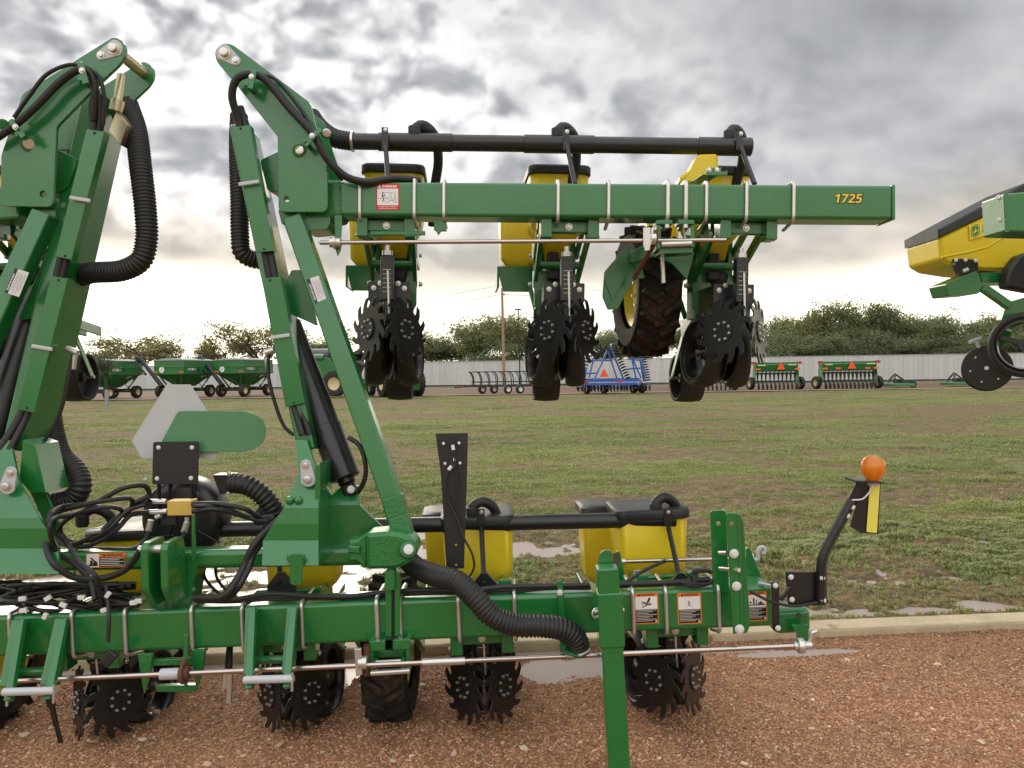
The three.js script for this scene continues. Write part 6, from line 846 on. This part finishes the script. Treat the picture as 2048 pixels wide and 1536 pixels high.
// ---- blue disc harrow, wings folded up
{ const t = stand('disc_harrow', 'bright blue folded disc harrow with an orange triangle on its frame', 'harrow', 1222, 786, 0.04); const gang = (n, a, b, R, name = 'disc_gang') => { const A = V(...a), E = V(...b), dir = E.clone().sub(A).normalize(), L = []; for (let i = 0; i < n; i++) { const c = A.clone().lerp(E, i / (n - 1)); L.push(aim(new THREE.CylinderGeometry(R, R * 0.55, 0.07, 14, 1, true), c.clone().addScaledVector(dir, -0.01), c.clone().addScaledVector(dir, 0.01))); } const g = new THREE.Group(); g.name = name; t.add(g); L.forEach((d) => piece('disc', norm(d), M.steelDark, g)); piece('gang_beam', [lin3(A.clone().add(V(0, R * 0.9, 0)).toArray(), E.clone().add(V(0, R * 0.9, 0)).toArray(), 0.1), cyl(A, E, 0.03, 0.03, 8)], blue, g); return g; };
  gang(20, [-2.7, 0.42, 1.6], [1.9, 0.40, 1.6], 0.30); gang(4, [1.9, 0.42, 1.2], [2.7, 0.42, 1.2], 0.30); gang(16, [-2.4, 0.42, -1.6], [2.4, 0.42, -1.6], 0.30);
  const tilted = (n, a, b, R) => { const A = V(...a), E = V(...b), dir = E.clone().sub(A).normalize(), g = new THREE.Group(); g.name = 'folded_disc_gang'; t.add(g); for (let i = 0; i < n; i++) { const c = A.clone().lerp(E, i / (n - 1)); piece('disc', norm(aim(new THREE.CylinderGeometry(R, R * 0.5, 0.09, 14, 1, true), c.clone().addScaledVector(dir, -0.012), c.clone().addScaledVector(dir, 0.012))), M.steelDark, g); } piece('gang_beam', [lin3(A.clone().add(V(-0.28, -0.1, 0)).toArray(), E.clone().add(V(-0.28, -0.1, 0)).toArray(), 0.12)], blue, g); };
  tilted(14, [0.05, 3.75, 0.9], [1.1, 1.15, 0.9], 0.33); tilted(12, [2.6, 3.15, -0.6], [2.95, 0.95, -0.6], 0.34); tilted(8, [-1.6, 2.9, -0.8], [-2.1, 1.3, -0.8], 0.3); tilted(6, [-0.35, 3.4, -0.9], [-1.0, 2.7, -0.9], 0.3);
  piece('main_frame', [lin3([-2.5, 0.95, 1.3], [2.1, 0.95, 1.3], 0.16), lin3([-2.3, 1.05, -1.0], [2.4, 1.05, -1.0], 0.14), lin3([-1.2, 1.0, -1.3], [-1.2, 1.0, 1.4], 0.12), lin3([1.0, 1.0, -1.3], [1.0, 1.0, 1.4], 0.12), box(-2.2, 1.8, 0.62, 0.82, 1.3, 1.45)], blue, t);
  for (const [a, b] of [[[-1.4, 1.0, 0.6], [-0.35, 3.2, 0.6]], [[-0.3, 3.2, 0.6], [0.4, 1.0, 0.6]], [[-1.6, 2.5, 0.3], [0.1, 2.5, 0.3]], [[-1.7, 1.2, 0.2], [-1.35, 2.6, 0.2]], [[1.9, 1.0, 0.3], [1.6, 2.5, 0.3]], [[1.3, 2.6, 0.2], [2.6, 2.4, 0.2]], [[2.4, 2.6, 0.2], [2.6, 1.0, 0.2]], [[1.1, 1.8, 0.1], [2.5, 1.9, 0.1]], [[-2.3, 1.5, 0], [-1.0, 1.55, 0]], [[-2.0, 1.2, 0.1], [-1.9, 2.0, 0.1]], [[1.5, 3.0, 0.2], [2.3, 1.1, 0.2]]]) piece('wing_brace', [lin3(a, b, 0.11)], blue, t);
  for (const [x, c] of [[-2.0, M.rubber], [-0.7, M.yellow], [1.55, M.rubber], [2.15, M.yellow]]) wheel(t, x, 0.40, 1.05, 0.40, 0.30, M.yellow, 0.45);
  piece('warning_triangle', triangle(-0.75, 1.25, 1.5, 0.34), orange, t); piece('marker_light', [box(-2.35, -1.95, 0.82, 0.95, 1.45, 1.5), box(0.1, 0.6, 0.85, 0.98, 1.45, 1.5), box(1.9, 2.15, 0.75, 0.85, 1.45, 1.5)], lampRed, t); }

// ---- grain drills
function drill(u, v, W, yaw, label) {
  const t = stand('grain_drill', label, 'drill', u, v, yaw, 'green grain drills on the far lane'), h = W / 2;
  piece('seed_box', [sheet([[-0.55, 1.45], [-0.6, 2.05], [-0.45, 2.15], [0.45, 2.15], [0.55, 2.0], [0.35, 1.45]], h - 0.42, W - 0.84, { bevel: 0.02 }).rotateY(-Math.PI / 2)], FG, t); piece('box_lid', box(-h + 0.45, h - 0.45, 2.13, 2.2, -0.5, 0.5, 0.02), FG, t);
  piece('name_strip', [box(-h + 0.6, -h + 1.2, 1.92, 2.0, 0.585, 0.60), box(h - 1.2, h - 0.55, 1.95, 2.03, 0.585, 0.60)], std(lin(0.75, 0.68, 0.25), 0.5), t);
  piece('end_frame', [-1, 1].map((s) => sheet([[-0.6, 0.5], [0.5, 0.5], [0.55, 1.5], [0.2, 2.0], [-0.5, 1.5]], s * (h - 0.4) + 0.04, 0.06, { round: 0.1 }).rotateY(Math.PI / 2)).map((g) => g), FG, t); piece('tool_frame', [box(-h + 0.4, h - 0.4, 1.22, 1.36, -0.4, 0.4), box(-h + 0.4, h - 0.4, 0.66, 0.74, 0.5, 0.6)], M.matBlack, t);
  const n = Math.round((W - 1) / 0.32); for (let i = 0; i < n; i++) { const x = -h + 0.62 + i * (W - 1.24) / (n - 1), o = new THREE.Group(); o.name = 'seed_opener'; o.position.x = x; t.add(o); piece('seed_tube', openerTube, M.matBlack, o); piece('press_wheel', openerWheel, M.rubber, o); }
  for (const s of [-1, 1]) wheel(t, s * (h - 0.12), 0.52, -0.1, 0.52, 0.34, M.cream, s * 0.0 + 0.35, false, 0.5);
  piece('warning_triangle', triangle(W > 4.6 ? 0.15 : 0.3, 1.62, 0.64, 0.33), orange, t); piece('marker_light', [-h + 0.6, h - 0.5, ...(W > 4.6 ? [-0.9, 1.35] : [])].map((x) => box(x - 0.2, x + 0.2, 1.58, 1.72, 0.6, 0.64)), amber, t); piece('corner_lamp', [-1, 1].map((s) => box(s * (h - 0.3) - 0.2, s * (h - 0.3) + 0.2, 2.05, 2.25, 0.3, 0.45)), lampRed, t); return t; }
const openerTube = join([lin3([0, 1.4, 0.1], [0, 0.55, 0.35], 0.09, 0.14), cyl(V(0.03, 1.55, 0.45), V(0, 0.9, 0.45), 0.035, 0.035, 8), lin3([0, 0.7, 0.1], [0, 0.35, 0.75], 0.05, 0.1)]), openerWheel = join([smoothTyre(0.26, 0.10, 0.1, 20).translate(0, 0.27, 0.75), yToX(new THREE.CylinderGeometry(0.1, 0.1, 0.06, 12)).translate(0, 0.27, 0.75)]);
drill(1410, 781, 4.9, -0.12, 'green grain drill showing below the third raised row unit, leftmost of three'); drill(1551, 779, 4.15, -0.12, 'narrower green grain drill with an orange triangle, middle of the three'); drill(1695, 777.5, 5.0, -0.10, 'wider green grain drill with an orange triangle, rightmost of the three');
// ---- rotary cutters
function cutter(u, v, label) { const t = stand('rotary_cutter', label, 'mower', u, v, 0.25, 'small rotary cutters on the lane');
  piece('deck', loftRects([[0.10, -0.95, 0.75, -0.7, 0.7, 0.08], [0.30, -0.95, 0.75, -0.7, 0.7, 0.08], [0.36, -0.85, 0.65, -0.6, 0.6, 0.1]]), FG, t); piece('hitch_frame', [lin3([-0.7, 0.35, 0.4], [-0.4, 1.0, 0], 0.1), lin3([-0.7, 0.35, -0.4], [-0.4, 1.0, 0], 0.1), lin3([-0.4, 1.0, 0], [0.5, 0.45, 0], 0.09), lin3([-0.72, 0.25, 0.35], [-0.75, 0.65, 0.3], 0.1), box(-0.1, 0.75, 0.34, 0.5, -0.5, 0.5, 0.04)], M.matBlack, t); piece('gearbox', box(-0.25, 0.1, 0.35, 0.62, -0.15, 0.15, 0.04), M.matBlack, t); wheel(t, 0.95, 0.24, 0.25, 0.24, 0.16, M.steelDark, Math.PI / 2); wheel(t, 0.55, 0.24, 0.6, 0.22, 0.16, M.steelDark, Math.PI / 2); piece('chain_guard', box(0.72, 0.78, 0.12, 0.4, -0.6, 0.6), M.matBlack, t); piece('front_band', box(-1.0, -0.94, 0.1, 0.3, -0.66, 0.66), FG, t); t.scale.setScalar(1.15); return t; }
cutter(1799, 775.5, 'small green rotary cutter just right of the rightmost drill'); cutter(1917, 773, 'small green rotary cutter near the neighbouring planter\'s black wheels');

renderer.render(scene, camera);
